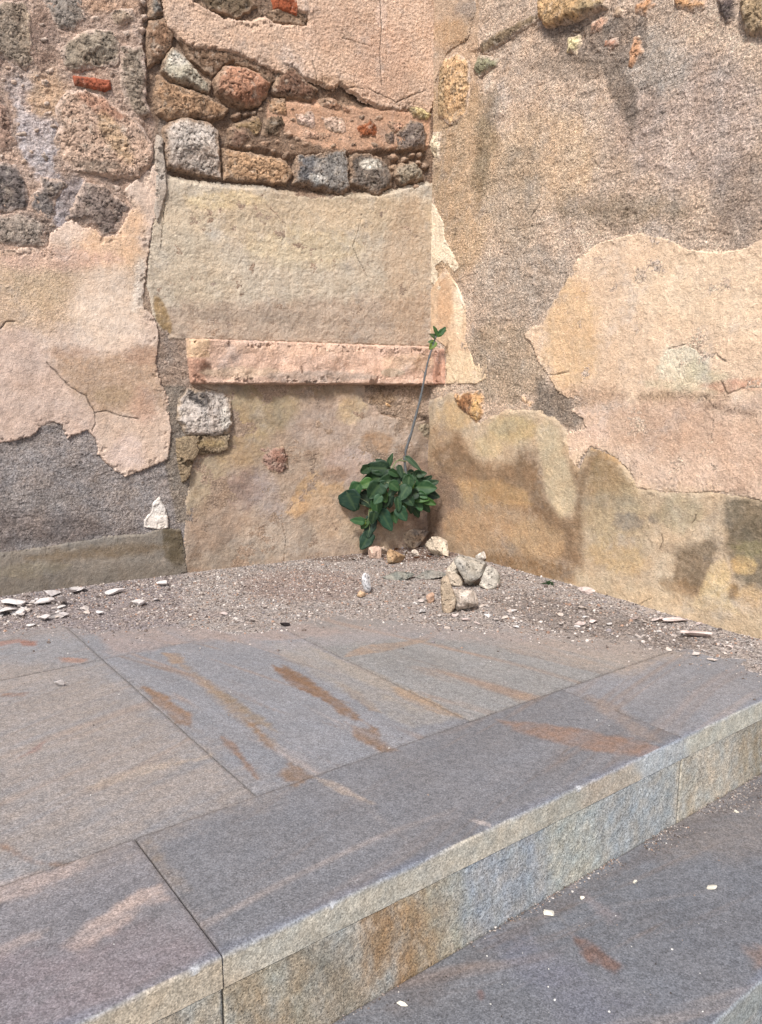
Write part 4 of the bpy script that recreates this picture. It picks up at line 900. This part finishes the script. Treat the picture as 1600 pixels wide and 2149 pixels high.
while len(pts) < 17000:
    i = rs.randint(0, len(a)); j = rs.randint(0, len(b))
    s_ = se[i, j]
    if dw[i, j] < .003 or A[i, j] > 2.9: continue
    if s_ < 0:
        if rs.rand() > .22 * math.exp(s_ / .09): continue
    elif rs.rand() > .45 + .55 * min(1, s_ / .15): continue
    if s_ < .35 and rs.rand() > .35 + .65 * (fbm(np.array([A[i, j]]), np.array([B[i, j]]), 6, 3, 77)[0] > -.1): continue
    q = GP.pt(A[i, j] + rs.uniform(-.004, .004), B[i, j] + rs.uniform(-.004, .004), 0)
    r = .0026 + .0034 * rs.rand() ** 2 + (rs.rand() < .06) * rs.rand() * .006
    pts.append((q[0], q[1], max(Hd[i, j], 0) + r * .25)); sz.append(r); cl.append(lin(PAL[rs.choice(8, p=PW)]) * rs.uniform(.8, 1.15))
scatter('gravel', np.array(pts), np.array(sz), np.array(cl), 1, 'fine grit and gravel washed up along the foot of both walls')
# grit against the riser on the lower tread
pts, sz, cl = [], [], []
while len(pts) < 1500:
    aa_ = rs.uniform(.25, 2.4); bb_ = -abs(rs.normal(0, .012 + .05 * max(0, aa_ - 1.0)))
    if rs.rand() > .05 + .95 * smooth(.3, 1.9, np.array(aa_)) or bb_ < LB + .02: continue
    if pn(np.array([aa_ * 7]), np.array([bb_ * 7]), 3)[0] < -.15 and aa_ < 1.7: continue
    q = GL.pt(aa_, bb_, 0); r = .0014 + .0022 * rs.rand() ** 2
    pts.append((q[0], q[1], q[2] + r * .4)); sz.append(r); cl.append(lin(PAL[rs.choice(8, p=PW)]) * rs.uniform(.6, 1.1))
scatter('gravel', np.array(pts), np.array(sz), np.array(cl), 2, 'dark grit swept against the riser on the lower step')
# tiny pale crumbs over the open paving
pts, sz, cl = [], [], []
for k in range(420):
    up = rs.rand() < .62
    if up: aa_, bb_ = rs.uniform(-.2, 2.4), .1 + 1.9 * rs.rand() ** .6; q = GP.pt(aa_, bb_, 0)
    else: aa_, bb_ = rs.uniform(0, 2.2), rs.uniform(LB + .02, -.01); q = GL.pt(aa_, bb_, 0)
    r = .001 + .0018 * rs.rand() ** 3
    pts.append((q[0], q[1], q[2] + r * .4)); sz.append(r); cl.append(lin([(226, 222, 214), (70, 62, 58), (150, 130, 116)][rs.choice(3, p=[.45, .3, .25])]))
scatter('gravel', np.array(pts), np.array(sz), np.array(cl), 3, 'tiny pale and dark crumbs strewn thinly over the open slabs')

_ic = {}
def ico(n):
    if n not in _ic:
        bm = bmesh.new(); bmesh.ops.create_icosphere(bm, subdivisions=n, radius=1)
        _ic[n] = (np.array([v.co[:] for v in bm.verts]), np.array([[v.index for v in f.verts] for f in bm.faces])); bm.free()
    return _ic[n]
def rock_mesh(name, size, c, seed, cuts=9, sub=4, c2=None, mat=None, rough=.06, dc=(.42, .8), gritty=.006):
    """angular rock: sphere cut by random planes, then roughened; rests on z=0"""
    V, f = ico(sub); V = V.copy(); rs = np.random.RandomState(seed)
    for k in range(cuts):
        n = rs.normal(size=3); n /= np.linalg.norm(n); d = rs.uniform(*dc)
        o = V @ n - d; V -= np.maximum(o, 0)[:, None] * n * .97
    nn = fbm(V[:, 0] + V[:, 2] * .7, V[:, 1] - V[:, 2] * .6, 2.2, 5, seed, ridge=True, g=.6)
    V *= (1 + rough * (nn - .3) + gritty * rs.normal(size=len(V)))[:, None]
    V[:, 0] += .12 * V[:, 2] * rs.normal(); V[:, 1] += .1 * V[:, 0] * rs.normal()
    V = V / np.abs(V).max(0) * np.array(size) / 2
    V[:, 2] -= V[:, 2].min() * .86          # sunk a little
    cc = np.empty((len(V), 3)); cc[:] = lin(c)
    if c2 is not None:
        t = smooth(-.15, .35, fbm(V[:, 0] + V[:, 2], V[:, 1] - V[:, 2], 2.5 / max(size), 4, seed + 3)); cc += (lin(c2) - cc) * t[:, None]
    cc *= (1 + .25 * fbm(V[:, 0] + V[:, 2] * .8, V[:, 1] - V[:, 2] * .7, 5 / max(size), 4, seed + 5))[:, None]
    return V, f, cc, mat or M_STONE
def place_rock(px, py, wpx, hpx, dep, c, label, seed, c2=None, rot=0., name='rock', cat='rock', group='loose rocks in the corner', cuts=11, dz=0., tiltd=0, rough=.10, sub=4):
    """px,py: foot of the rock in the photograph"""
    g0 = ground(px, py); g0[2] = dirt_h(g0[0], g0[1]) + dz
    d = np.linalg.norm(g0 - np.array([0, 0, 1])); m = d / 1645
    V, f, cc, mat = rock_mesh(name, (wpx * m * 1.12, dep, hpx * m * 1.3), c, seed, cuts, c2=c2, rough=rough, sub=sub)
    t = math.radians(tiltd); V = V @ np.array([[math.cos(t), 0, -math.sin(t)], [0, 1, 0], [math.sin(t), 0, math.cos(t)]])
    V[:, 2] -= V[:, 2].min() * .85 if tiltd else 0
    r = math.radians(rot); V = V @ np.array([[math.cos(r), math.sin(r), 0], [-math.sin(r), math.cos(r), 0], [0, 0, 1]])
    o = meshobj(name, V, f, mat, None, cc); o.location = g0
    tag(o, label, cat, group); return o
place_rock(868, 1160, 64, 34, .12, (188, 164, 138), 'long tan and grey rock lying against the wall under the leaves', 11, (150, 138, 128), 0)
place_rock(922, 1176, 54, 40, .12, (226, 208, 182), 'chunky cream white rock right of the long tan one at the wall foot', 12, (208, 188, 164), 0, cuts=12)
place_rock(831, 1190, 38, 26, .10, (178, 142, 104), 'brown ochre rock in the leaf litter below the plant', 13, (198, 170, 134))
place_rock(787, 1180, 26, 26, .07, (204, 172, 152), 'small pinkish rock below the lowest leaf', 14)
place_rock(693, 1176, 32, 16, .06, (206, 180, 154), 'small flat cream rock alone at the wall foot left of the plant', 15)
place_rock(870, 1176, 18, 14, .04, (216, 200, 182), 'tiny whitish rock in front of the long tan rock', 16)
place_rock(985, 1238, 84, 50, .13, (168, 162, 152), 'grey slanting rock at the back of the rubble heap', 17, (190, 180, 164), 15, cuts=7, tiltd=14)
place_rock(960, 1228, 44, 54, .10, (214, 200, 180), 'pale knobbly rock at the back left of the rubble heap', 18)
place_rock(1026, 1240, 44, 44, .09, (176, 168, 156), 'grey angular rock at the right end of the rubble heap', 30, (204, 194, 178), 10, cuts=8)
place_rock(950, 1236, 40, 34, .08, (206, 188, 166), 'cream rock wedged behind the upright tan one', 31)
place_rock(806, 1172, 22, 16, .05, (190, 166, 144), 'small tan rock half hidden under the lowest leaves', 32)
place_rock(1010, 1190, 22, 20, .05, (222, 212, 198), 'little white rock behind the rubble heap', 19)
place_rock(939, 1286, 34, 66, .09, (186, 164, 138), 'upright ribbed tan rock at the left of the rubble heap', 20, (200, 182, 158), 0, cuts=8)
place_rock(976, 1284, 52, 46, .12, (200, 184, 168), 'rounded pinkish white rock at the front of the rubble heap', 21, (214, 200, 186), 0, cuts=8)
place_rock(901, 1268, 20, 22, .05, (196, 158, 132), 'small orange pink rock left of the rubble heap', 22)
place_rock(778, 1248, 22, 36, .05, (222, 220, 220), 'jagged white splinter of rock left of the rubble heap', 23, (186, 186, 190), 20, cuts=6, tiltd=-22)
place_rock(760, 1256, 20, 12, .04, (204, 170, 134), 'small tan rock beside the jagged white splinter', 24)
place_rock(836, 1222, 62, 14, .10, (120, 122, 114), 'flat dark green grey rock half buried in the grit', 25, (150, 146, 134), -10, dz=-.004)
place_rock(905, 1220, 66, 16, .10, (132, 130, 122), 'flat grey rock half buried beside the rubble heap', 26, (160, 152, 142), 5, dz=-.004)
place_rock(1037, 1242, 22, 18, .05, (216, 196, 186), 'small pinkish white rock right of the rubble heap', 27)
place_rock(990, 1240, 26, 10, .04, (216, 192, 176), 'flat pink rock resting at the middle of the rubble heap', 28, dz=.03)
# broken plaster chips: thin angular flakes
def chip_mesh(w, d, h, seed, c):
    rs = np.random.RandomState(seed); n = rs.randint(6, 10)
    an = np.sort(rs.rand(n) * 6.28 + np.arange(n) * .0); an = np.linspace(0, 6.28, n, endpoint=False) + rs.uniform(-.35, .35, n)
    r = rs.uniform(.6, 1, n)
    # three rings top, then rim and bottom, slightly bowed
    rings = []
    for (k, z) in ((.0, 1), (.5, 1.0), (.85, .95), (1, .7), (1.0, .1), (.85, 0)):
        x = np.cos(an) * r * k * w / 2; y = np.sin(an) * r * k * d / 2
        zz = z * h + .25 * h * rs.normal(size=n) * (k > 0) * (z > 0) + .6 * h * (x / w) 
        rings.append(np.stack([x, y, zz], 1))
    V = np.concatenate(rings); f = []
    for i in range(len(rings) - 1):
        for j in range(n):
            f.append((i * n + j, (i + 1) * n + j, (i + 1) * n + (j + 1) % n, i * n + (j + 1) % n))
    bot = len(rings) - 1
    V = np.concatenate([V, [[0, 0, 0]]]); tri = [(bot * n + (j + 1) % n, bot * n + j, len(V) - 1) for j in range(n)]
    cc = np.empty((len(V), 3)); cc[:] = lin(c)
    return V, [np.array(f), np.array(tri)], cc
def lump_mesh(w, d, h, seed, c):
    V, f, cc, _ = rock_mesh('l', (w, d, h), c, seed, 13, sub=3, rough=.12, dc=(.22, .62), gritty=.012); cc *= 1.02; return V, f, cc
def chip(px, py, wpx, dpx, label, seed, c=(222, 214, 208), h=.008, P=None, rot=None, group='plaster chips on the paving', tilt=0.):
    z = 0 if P is None else -STEP
    g0 = ground(px, py, z)
    if P is None: g0[2] = dirt_h(g0[0], g0[1])
    d = np.linalg.norm(g0 - np.array([0, 0, 1])); m = d / 1645
    sl = (1 - g0[2]) / d
    dep = max(dpx * m / sl * .7, .01)
    V, f, cc = lump_mesh(wpx * m * 1.2, max(dep, wpx * m * .75), max(h * 1.6, wpx * m * (.5 if wpx < 34 else .32)), seed, c)
    t = tilt + np.random.RandomState(seed + 5).uniform(-.35, .15); V = V @ np.array([[1, 0, 0], [0, math.cos(t), math.sin(t)], [0, -math.sin(t), math.cos(t)]]); V[:, 2] -= V[:, 2].min() + .0005
    o = meshobj('plaster_chip', V, f, M_CHIP, None, cc, smoothf=False); o.location = g0
    o.rotation_euler.z = (np.random.RandomState(seed).uniform(-.3, .3) if rot is None else rot)
    tag(o, label, 'plaster chip', group)
LC = [(20, 1276, 52, 14, 'largest white plaster flake, flat at the left end of the chip pile'), (10, 1292, 40, 16, 'white plaster flake lowest at the left edge of the chip pile'), (42, 1290, 24, 12, 'small pale chip between the largest flake and the heaped ones'),
      (98, 1272, 28, 14, 'flat grey white chip in the middle of the left chip pile'), (112, 1258, 26, 12, 'grey white chip leaning at the back of the left pile'), (130, 1276, 20, 20, 'upright white chip at the right of the left pile'),
      (90, 1304, 26, 12, 'white chip at the front of the left pile'), (122, 1298, 34, 9, 'long thin white chip at the front right of the left pile'), (158, 1252, 30, 18, 'pale chip touching the wall right of the left pile'),
      (250, 1252, 44, 14, 'wide white chip near the olive skimmed wall foot'), (287, 1274, 30, 15, 'pointed white chip in front of the wide one'), (341, 1236, 26, 10, 'white chip close to the wall below the dark damp patch'),
      (228, 1252, 14, 8, 'small chip just left of the wide white chip'), (75, 1268, 12, 8, 'tiny chip behind the left pile'), (330, 1264, 12, 8, 'small faint chip lying right of the pointed one'),
      (1227, 1254, 32, 9, 'oblong white chip near the right wall'), (1460, 1340, 52, 14, 'large pinkish white flake on the grit near the right wall'), (1412, 1311, 44, 7, 'long thin white sliver near the right wall'),
      (1378, 1308, 22, 9, 'grey pink chip left of the long sliver'), (1333, 1306, 16, 8, 'small round white chip in the right grit'), (1245, 1309, 17, 8, 'small white chip below the oblong one'), (1218, 1316, 20, 6, 'thin white chip at the edge of the right grit'),
      (1383, 1286, 14, 9, 'tiny chip against the foot of the right wall'), (1467, 1318, 14, 6, 'tiny chip above the large pinkish flake'), (1533, 1361, 12, 7, 'tiny white chip furthest right in the grit'), (121, 1441, 24, 6, 'lone white chip out on the left slab'),
      (470, 1293, 14, 7, 'white crumb of plaster beyond the left slab joint'), (952, 1296, 18, 10, 'white chip just below the upright tan rock'), (978, 1304, 16, 9, 'white chip below the rounded rock'), (1000, 1310, 12, 8, 'tiny white chip below the rounded rock on the right')]
for i, (x, y, ww, hh, lb) in enumerate(LC):
    chip(x, y, ww, hh, lb, 600 + i, (216, 208, 204) if x < 400 else (218, 198, 190), h=.012 if ww > 20 and x < 400 else .007, tilt=-.25 if i in (4, 5, 8, 10) else -.05)
rs = np.random.RandomState(99); k = 0
while k < 60:
    if k < 26: x, y = rs.normal(75, 60), rs.normal(1288, 13)
    elif k < 44: x, y = rs.normal(985, 60), rs.normal(1285, 22)
    else: x, y = rs.uniform(1150, 1550), 0; y = 1270 + (x - 1150) * .24 + rs.normal(18, 14)
    g0 = ground(x, y)
    if min((g0 - WL.o) @ WL.n, (g0 - WR.o) @ WR.n) < .02 or x < -60: continue
    ww = rs.uniform(7, 17)
    chip(x, y, ww, ww * .5, ['pale plaster crumb scattered round the chip pile at the left', 'pale plaster crumb in the scatter round the rubble heap', 'pale plaster crumb in the grit by the right wall'][0 if k < 26 else 1 if k < 44 else 2], 1000 + k,
         [(216, 210, 206), (196, 184, 176), (206, 190, 178)][k % 3], h=.006, group=['crumbs round the left chip pile', 'crumbs round the rubble heap', 'crumbs by the right wall'][0 if k < 26 else 1 if k < 44 else 2]); k += 1
LL = [(1496, 1866, 18, 10, 'oval white chip out on the lower step'), (1152, 1920, 17, 12, 'white chip near the middle of the riser on the lower step'), (845, 2111, 18, 14, 'cream chip at the bottom of the photo on the lower step'),
      (1334, 1855, 9, 6, 'tiny white chip on the lower step left of the oval one'), (1222, 1888, 8, 6, 'tiny chip by the riser on the lower step'), (1548, 1706, 9, 7, 'tiny white chip in the dark grit of the lower step')]
for i, (x, y, ww, hh, lb) in enumerate(LL):
    chip(x, y, ww, hh, lb, 700 + i, (222, 214, 196), h=.006, P=1)
# ------------------------------------------------------------------ the plant in the corner
def leafmat(name, tone, trans=.25):
    m, nt, bs = NM(name)
    at = nd(nt, 'ShaderNodeAttribute', attribute_name='Col')
    nt.links.new(at.outputs['Color'], bs.inputs['Base Color'])
    bs.inputs['Roughness'].default_value = .55; bs.inputs['Specular IOR Level'].default_value = .35
    tr = nt.nodes.new('ShaderNodeBsdfTranslucent'); nt.links.new(at.outputs['Color'], tr.inputs[0])
    mix = nt.nodes.new('ShaderNodeMixShader'); mix.inputs[0].default_value = trans
    nt.links.new(bs.outputs[0], mix.inputs[1]); nt.links.new(tr.outputs[0], mix.inputs[2])
    nt.links.new(mix.outputs[0], nt.nodes['Material Output'].inputs[0])
    return m
M_LEAF = leafmat('leaf_green', 1)
M_STEM = mineral('stem_bark', grain=300, gamt=.15, med=80, mamt=.15, bump=.3)
def tube(pts, rad, n=8):
    pts = np.array(pts, float); V = []; m = len(pts)
    for i in range(m):
        t = pts[min(i + 1, m - 1)] - pts[max(i - 1, 0)]; t /= np.linalg.norm(t) + 1e-9
        u = np.cross(t, [0, 1, .1]); u /= np.linalg.norm(u) + 1e-9; v = np.cross(t, u)
        for k in range(n):
            an = 6.2832 * k / n; V.append(pts[i] + rad[i] * (u * math.cos(an) + v * math.sin(an)))
    f = [(i * n + k, i * n + (k + 1) % n, (i + 1) * n + (k + 1) % n, (i + 1) * n + k) for i in range(m - 1) for k in range(n)]
    V.append(pts[-1]); tri = [((m - 1) * n + k, (m - 1) * n + (k + 1) % n, len(V) - 1) for k in range(n)]
    return np.array(V), f, tri
def spline(P_, n=10):
    P_ = np.array(P_, float); P_ = np.concatenate([[2 * P_[0] - P_[1]], P_, [2 * P_[-1] - P_[-2]]]); out = []
    for i in range(1, len(P_) - 2):
        for t in np.linspace(0, 1, n, endpoint=False):
            a_, b_, c_, d_ = P_[i - 1:i + 3]
            out.append(.5 * ((2 * b_) + (c_ - a_) * t + (2 * a_ - 5 * b_ + 4 * c_ - d_) * t * t + (-a_ + 3 * b_ - 3 * c_ + d_) * t ** 3))
    out.append(P_[-2]); return np.array(out)
def leaf_mesh(L, W, seed, c, fold=.25, droop=.3, heart=.0):
    rs = np.random.RandomState(seed); nl, nw = 15, 9
    t = np.linspace(0, 1, nl); s = np.linspace(-1, 1, nw)
    T, S = np.meshgrid(t, s, indexing='ij')
    prof = np.sin(np.pi * np.clip(T, 0, 1) ** .62) ** .62 * (1 - .12 * T) + .01
    prof = prof / prof.max()
    X = T * L - heart * L * np.abs(S) ** 2 * (1 - T) ** 3
    Y = S * W / 2 * prof * (1 + .06 * np.sin(T * 14 + rs.rand() * 6) * np.abs(S))
    Z = fold * W * (np.abs(S) ** 1.4) * prof * .5 - droop * L * T ** 2 * .5 + .02 * L * np.sin(T * 9 + S * 4 + rs.rand() * 6) * np.abs(S)
    Z += -.012 * L * np.exp(-(S / .12) ** 2)
    cc = np.empty(T.shape + (3,)); cc[:] = lin(c) / K * .78
    vein = np.exp(-(S / .10) ** 2) + .5 * (np.abs(np.sin((T * 6 - np.abs(S) * 1.4) * np.pi)) > .93)
    cc += (lin((120, 150, 90)) - cc) * (np.clip(vein, 0, 1) * .28)[..., None]
    cc *= rs.uniform(.85, 1.15)
    V = np.stack([X, Y, Z], -1).reshape(-1, 3); f = gridfaces(nl, nw)
    n0 = len(V); V2 = V - np.array([0, 0, .0006])
    ring = np.concatenate([np.arange(nl) * nw, (nl - 1) * nw + np.arange(1, nw), (np.arange(nl - 1)[::-1]) * nw + nw - 1, np.arange(1, nw - 1)[::-1]])
    rf = np.stack([ring, ring + n0, np.roll(ring, -1) + n0, np.roll(ring, -1)], -1)
    return np.concatenate([V, V2]), [f, f[:, ::-1] + n0, rf], np.concatenate([cc.reshape(-1, 3)] * 2)
PLY = 4.42        # depth of the middle of the clump
root = atY(884, 1092, 4.70)
plant = empty('wild_shrub', root); tag(plant, 'green leafy shrub with one tall bare stem growing out of the wall corner', 'plant')
mainp = [root, atY(874, 1075, 4.60), atY(860, 1030, 4.54), atY(850, 962, 4.52), atY(866, 900, 4.50), atY(884, 830, 4.48), atY(897, 765, 4.46), atY(910, 722, 4.46), atY(916, 704, 4.46)]
sp = spline(mainp, 9); rr = np.linspace(.0105, .0035, len(sp)) * (1 + .28 * (np.arange(len(sp)) % 6 == 3) + .08 * np.sin(np.arange(len(sp)) * 1.9))
V, f, tri = tube(sp, rr); cs = np.empty((len(V), 3)); cs[:] = lin((104, 108, 112)); cs *= (1 + .15 * np.sin(np.arange(len(V)) * .37))[:, None]
meshobj('stem', V, [np.array(f), np.array(tri)], M_STEM, plant, cs)
def branch(pts, r0=.005, c=(128, 140, 96), name='branch'):
    s_ = spline(pts, 5); V, f, tri = tube(s_, np.linspace(r0, r0 * .35, len(s_)), 6)
    cc = np.empty((len(V), 3)); cc[:] = lin(c); return meshobj(name, V, [np.array(f), np.array(tri)], M_STEM, plant, cc)
def c4(x, y): return 700 + x / 6.4, 920 + y / 6.4
def P4(x, y, Y): q = c4(x, y); return atY(q[0], q[1], Y)
hub = atY(838, 1020, 4.44)
B1 = [atY(858, 1035, 4.52), P4(820, 520, 4.46), P4(600, 480, 4.40), P4(420, 470, 4.38)]
B2 = [atY(860, 1050, 4.52), P4(800, 760, 4.42), P4(520, 860, 4.36), P4(470, 1130, 4.36), P4(480, 1170, 4.36)]
B3 = [atY(862, 1040, 4.52), P4(1050, 720, 4.44), P4(1180, 700, 4.42), P4(1260, 640, 4.42)]
B4 = [atY(862, 1060, 4.52), P4(880, 880, 4.42), P4(930, 980, 4.40), P4(940, 1060, 4.40)]
B5 = [atY(852, 968, 4.52), P4(860, 300, 4.48), P4(790, 400, 4.45), P4(650, 620, 4.40), P4(560, 740, 4.38)]
for p0_, p1_ in ((atY(880, 845, 4.485), (888, 836)), (atY(893, 786, 4.465), (886, 775)), (atY(870, 890, 4.50), (863, 880))):
    branch([p0_, atY(p1_[0], p1_[1], p0_[1] - .01)], .003, (110, 104, 92), 'bud')
B6 = [atY(851, 962, 4.52), P4(940, 180, 4.50), P4(880, 215, 4.49)]
B7 = [atY(855, 1000, 4.52), P4(900, 420, 4.46), P4(960, 600, 4.43), P4(1060, 760, 4.41), P4(1150, 800, 4.4)]
branch(B6, .003, (140, 110, 90))
for B_ in (B1, B2, B3, B4, B7):
    for p_ in B_[1:]: p_[1] += .035
for B_ in (B1, B2, B3, B4, B5, B7): branch(B_)
NODES = np.concatenate([spline(B_, 6) for B_ in (B1, B2, B3, B4, B5, B7)])
D_, M_, Lt, Yg = (40, 72, 46), (50, 92, 50), (72, 118, 48), (104, 130, 44)
LV = [(600,400,330,200,176,D_),(430,420,180,150,215,M_),(520,560,300,190,205,M_),(430,610,260,170,200,Lt),(300,690,200,150,240,M_),(230,830,250,240,-65,(38,72,56)),(560,700,230,210,235,D_),(430,820,230,170,-50,D_),
      (330,1110,190,95,170,M_),(420,1150,170,120,235,Lt),(390,1110,140,70,120,Yg),(490,1180,270,150,258,(38,76,56)),(440,1370,250,170,240,(38,76,56)),(700,1090,290,150,-62,(38,76,56)),(640,1080,160,95,-75,Lt),
      (920,1010,240,170,-58,(42,82,54)),(580,900,250,140,-85,M_),(760,830,210,120,-88,(58,88,72)),(870,880,180,90,-82,D_),(760,300,200,75,72,M_),(690,460,110,60,70,D_),(1070,330,330,85,-42,(70,100,70)),(1270,540,120,70,35,D_),
      (1150,520,240,180,-70,M_),(1230,660,270,180,-2,(44,84,46)),(1150,800,230,110,-8,Lt),(1130,860,220,130,-62,M_),(1010,600,230,150,-95,M_),(860,560,210,140,-110,D_),(720,580,200,160,200,M_),(950,720,210,150,-120,D_),
      (800,700,200,130,-130,D_),(660,760,180,130,-60,Lt),(900,440,170,80,-75,(66,96,70)),(1080,680,170,110,-20,Yg),(650,640,160,120,210,(52,84,60)),(1010,820,190,140,-50,D_),(760,520,170,110,-95,D_),(520,940,140,80,250,Yg),
      (820,640,180,140,-40,M_),(700,880,190,120,-110,D_),(930,860,160,100,-60,Lt),(600,820,170,130,-130,(60,96,66)),(1040,930,150,90,-80,D_),(1200,760,160,100,-30,M_),(820,470,180,100,-30,M_),(1060,760,220,160,200,D_),(500,640,140,90,150,Yg),(1330,760,210,140,-15,D_),(1240,920,190,120,-50,M_),(1340,600,180,120,20,(44,82,46)),(1180,480,170,120,10,M_),(1060,480,160,100,-30,D_),(1290,850,170,90,-25,Lt),(960,540,150,110,-60,M_),(1120,1000,160,110,-60,D_),(820,1060,160,100,-75,M_),(540,1060,150,110,-100,D_),(300,930,150,100,230,M_),(640,320,160,90,150,D_)]
for i, (x, y, L_, W_, an, c) in enumerate(LV):
    rs_ = np.random.RandomState(900 + i)
    edge_ = math.hypot((x - 780) / 600, (y - 750) / 500)
    Y = 4.40 + .10 * edge_ - .09 * rs_.rand() - .04 * (i % 3 == 0)
    q_ = c4(x, y)
    for W__ in (WL, WR):
        uv_ = W__.uv([q_])[0]; Y = min(Y, W__.pt(uv_[0], uv_[1], 0.0)[1] - .075)
    base = P4(x, y, Y); m = 4.5 / 1645 / 6.4
    L3, W3 = L_ * m * 1.05, W_ * m * 1.2; c = tuple(np.array(c) * rs_.uniform(.75, 1.1)); k_ = rs_.uniform(.74, 1.08); L3 *= k_; W3 *= k_
    V, f, cc = leaf_mesh(L3, W3, i, c, fold=rs_.uniform(.05, .45), droop=rs_.uniform(.0, .35), heart=.12)
    # leaf frame: tip direction in the picture plane with some depth, normal tilted up and towards the viewer
    th = math.radians(an); T = np.array([math.cos(th), rs_.uniform(-.3, .1), math.sin(th)]); T /= np.linalg.norm(T); base = base - T * L3 * .42
    N = np.array([rs_.uniform(-.3, .3), -1, rs_.uniform(.0, .45)]); N -= T * (N @ T); N /= np.linalg.norm(N); S_ = np.cross(N, T)
    X = base + V[:, :1] * T + V[:, 1:2] * S_ + V[:, 2:3] * N
    meshobj('leaf', X, f, M_LEAF, plant, cc)
    j = np.argmin(((NODES - base) ** 2).sum(1)); nd0 = NODES[j]
    if np.linalg.norm(nd0 - base) > .006:
        mid = (nd0 + base) / 2 + np.array([0, -.004, .006]); branch([nd0, mid, base], .0016, (150, 160, 116), 'petiole')
# the tuft of young leaves on the tip
def c5(x, y): return 840 + x / 7.16, 660 + y / 7.16
for i, (x, y, L_, W_, an, c) in enumerate([(560,310,150,70,112,(60,96,40)),(575,320,170,90,50,M_),(580,300,130,60,30,Lt),(550,350,120,80,150,(70,84,44)),(530,400,150,110,235,Yg),(520,400,110,50,185,M_),(570,340,90,60,80,Lt)]):
    q = c5(x, y); base = atY(q[0], q[1], 4.46); m = 4.5 / 1645 / 7.16
    V, f, cc = leaf_mesh(L_ * m, W_ * m, 70 + i, c, fold=.3, droop=.3)
    th = math.radians(an); T = np.array([math.cos(th), -.2, math.sin(th)]); T /= np.linalg.norm(T)
    N = np.array([.2, -1, .4]); N -= T * (N @ T); N /= np.linalg.norm(N); S_ = np.cross(N, T)
    meshobj('leaf', base + V[:, :1] * T + V[:, 1:2] * S_ + V[:, 2:3] * N, f, M_LEAF, plant, cc)
# low weed at the foot of the right wall
wr = ground(1152, 1236); wr[2] = dirt_h(wr[0], wr[1])
weed = empty('small_weed', wr); tag(weed, 'low dark green weed in the grit at the foot of the right wall', 'plant')
for i in range(16):
    rs_ = np.random.RandomState(40 + i); th = rs_.rand() * 6.28; e = rs_.uniform(.1, .7)
    V, f, cc = leaf_mesh(rs_.uniform(.02, .038), .011, i, (54, 84, 50), .3, .5)
    T = np.array([math.cos(th) * math.cos(e) * 1.2, math.sin(th) * math.cos(e) * .7, math.sin(e)]); T /= np.linalg.norm(T)
    N = np.array([0, 0, 1.]) - T * T[2]; N /= np.linalg.norm(N); S_ = np.cross(N, T)
    bs_ = wr + np.array([rs_.uniform(-.025, .025), rs_.uniform(-.01, .01), .002])
    meshobj('leaf', bs_ + V[:, :1] * T + V[:, 1:2] * S_ + V[:, 2:3] * N, f, M_LEAF, weed, cc)
# dead leaves and twigs behind the rocks
for i, (x, y) in enumerate([(738, 1185), (757, 1183), (806, 1170), (836, 1164), (850, 1170), (895, 1178), (915, 1184), (880, 1180), (600, 1186), (815, 1180)]):
    g0 = ground(x, y); g0[2] = dirt_h(g0[0], g0[1]) + .004
    V, f, cc = leaf_mesh(.045 if i != 8 else .06, .02 if i != 8 else .012, 80 + i, (112, 64, 40) if i % 2 else (92, 70, 54), .5, .2)
    o = meshobj('dead_leaf', V, f, M_LEAF, None, cc); o.location = g0; o.rotation_euler = (.2 * (i % 3 - 1), .1, i * 1.3)
    tag(o, ['curled brown dead leaf at the left of the litter by the wall', 'russet dead leaf left of the pinkish rock', 'dark dead leaf behind the pinkish rock', 'russet dead leaf left of the long tan rock', 'brown dead leaf tucked below the long tan rock',
            'russet dead leaf below the cream white rock', 'brown dead leaf below the right side of the cream white rock', 'russet dead leaf between the two wall foot rocks', 'narrow dark dead leaf alone against the left wall', 'russet dead leaf above the brown ochre rock'][i], 'leaf', 'dead leaves at the wall foot')
# small black lump
g0 = ground(598, 1314); V, f, cc, _m = rock_mesh('r', (.045, .03, .02), (44, 36, 36), 55, 7, sub=3); o = meshobj('pebble', V, f, M_STONE, None, cc); o.location = g0
tag(o, 'dark almost black pebble lying at the edge of the grit', 'pebble')
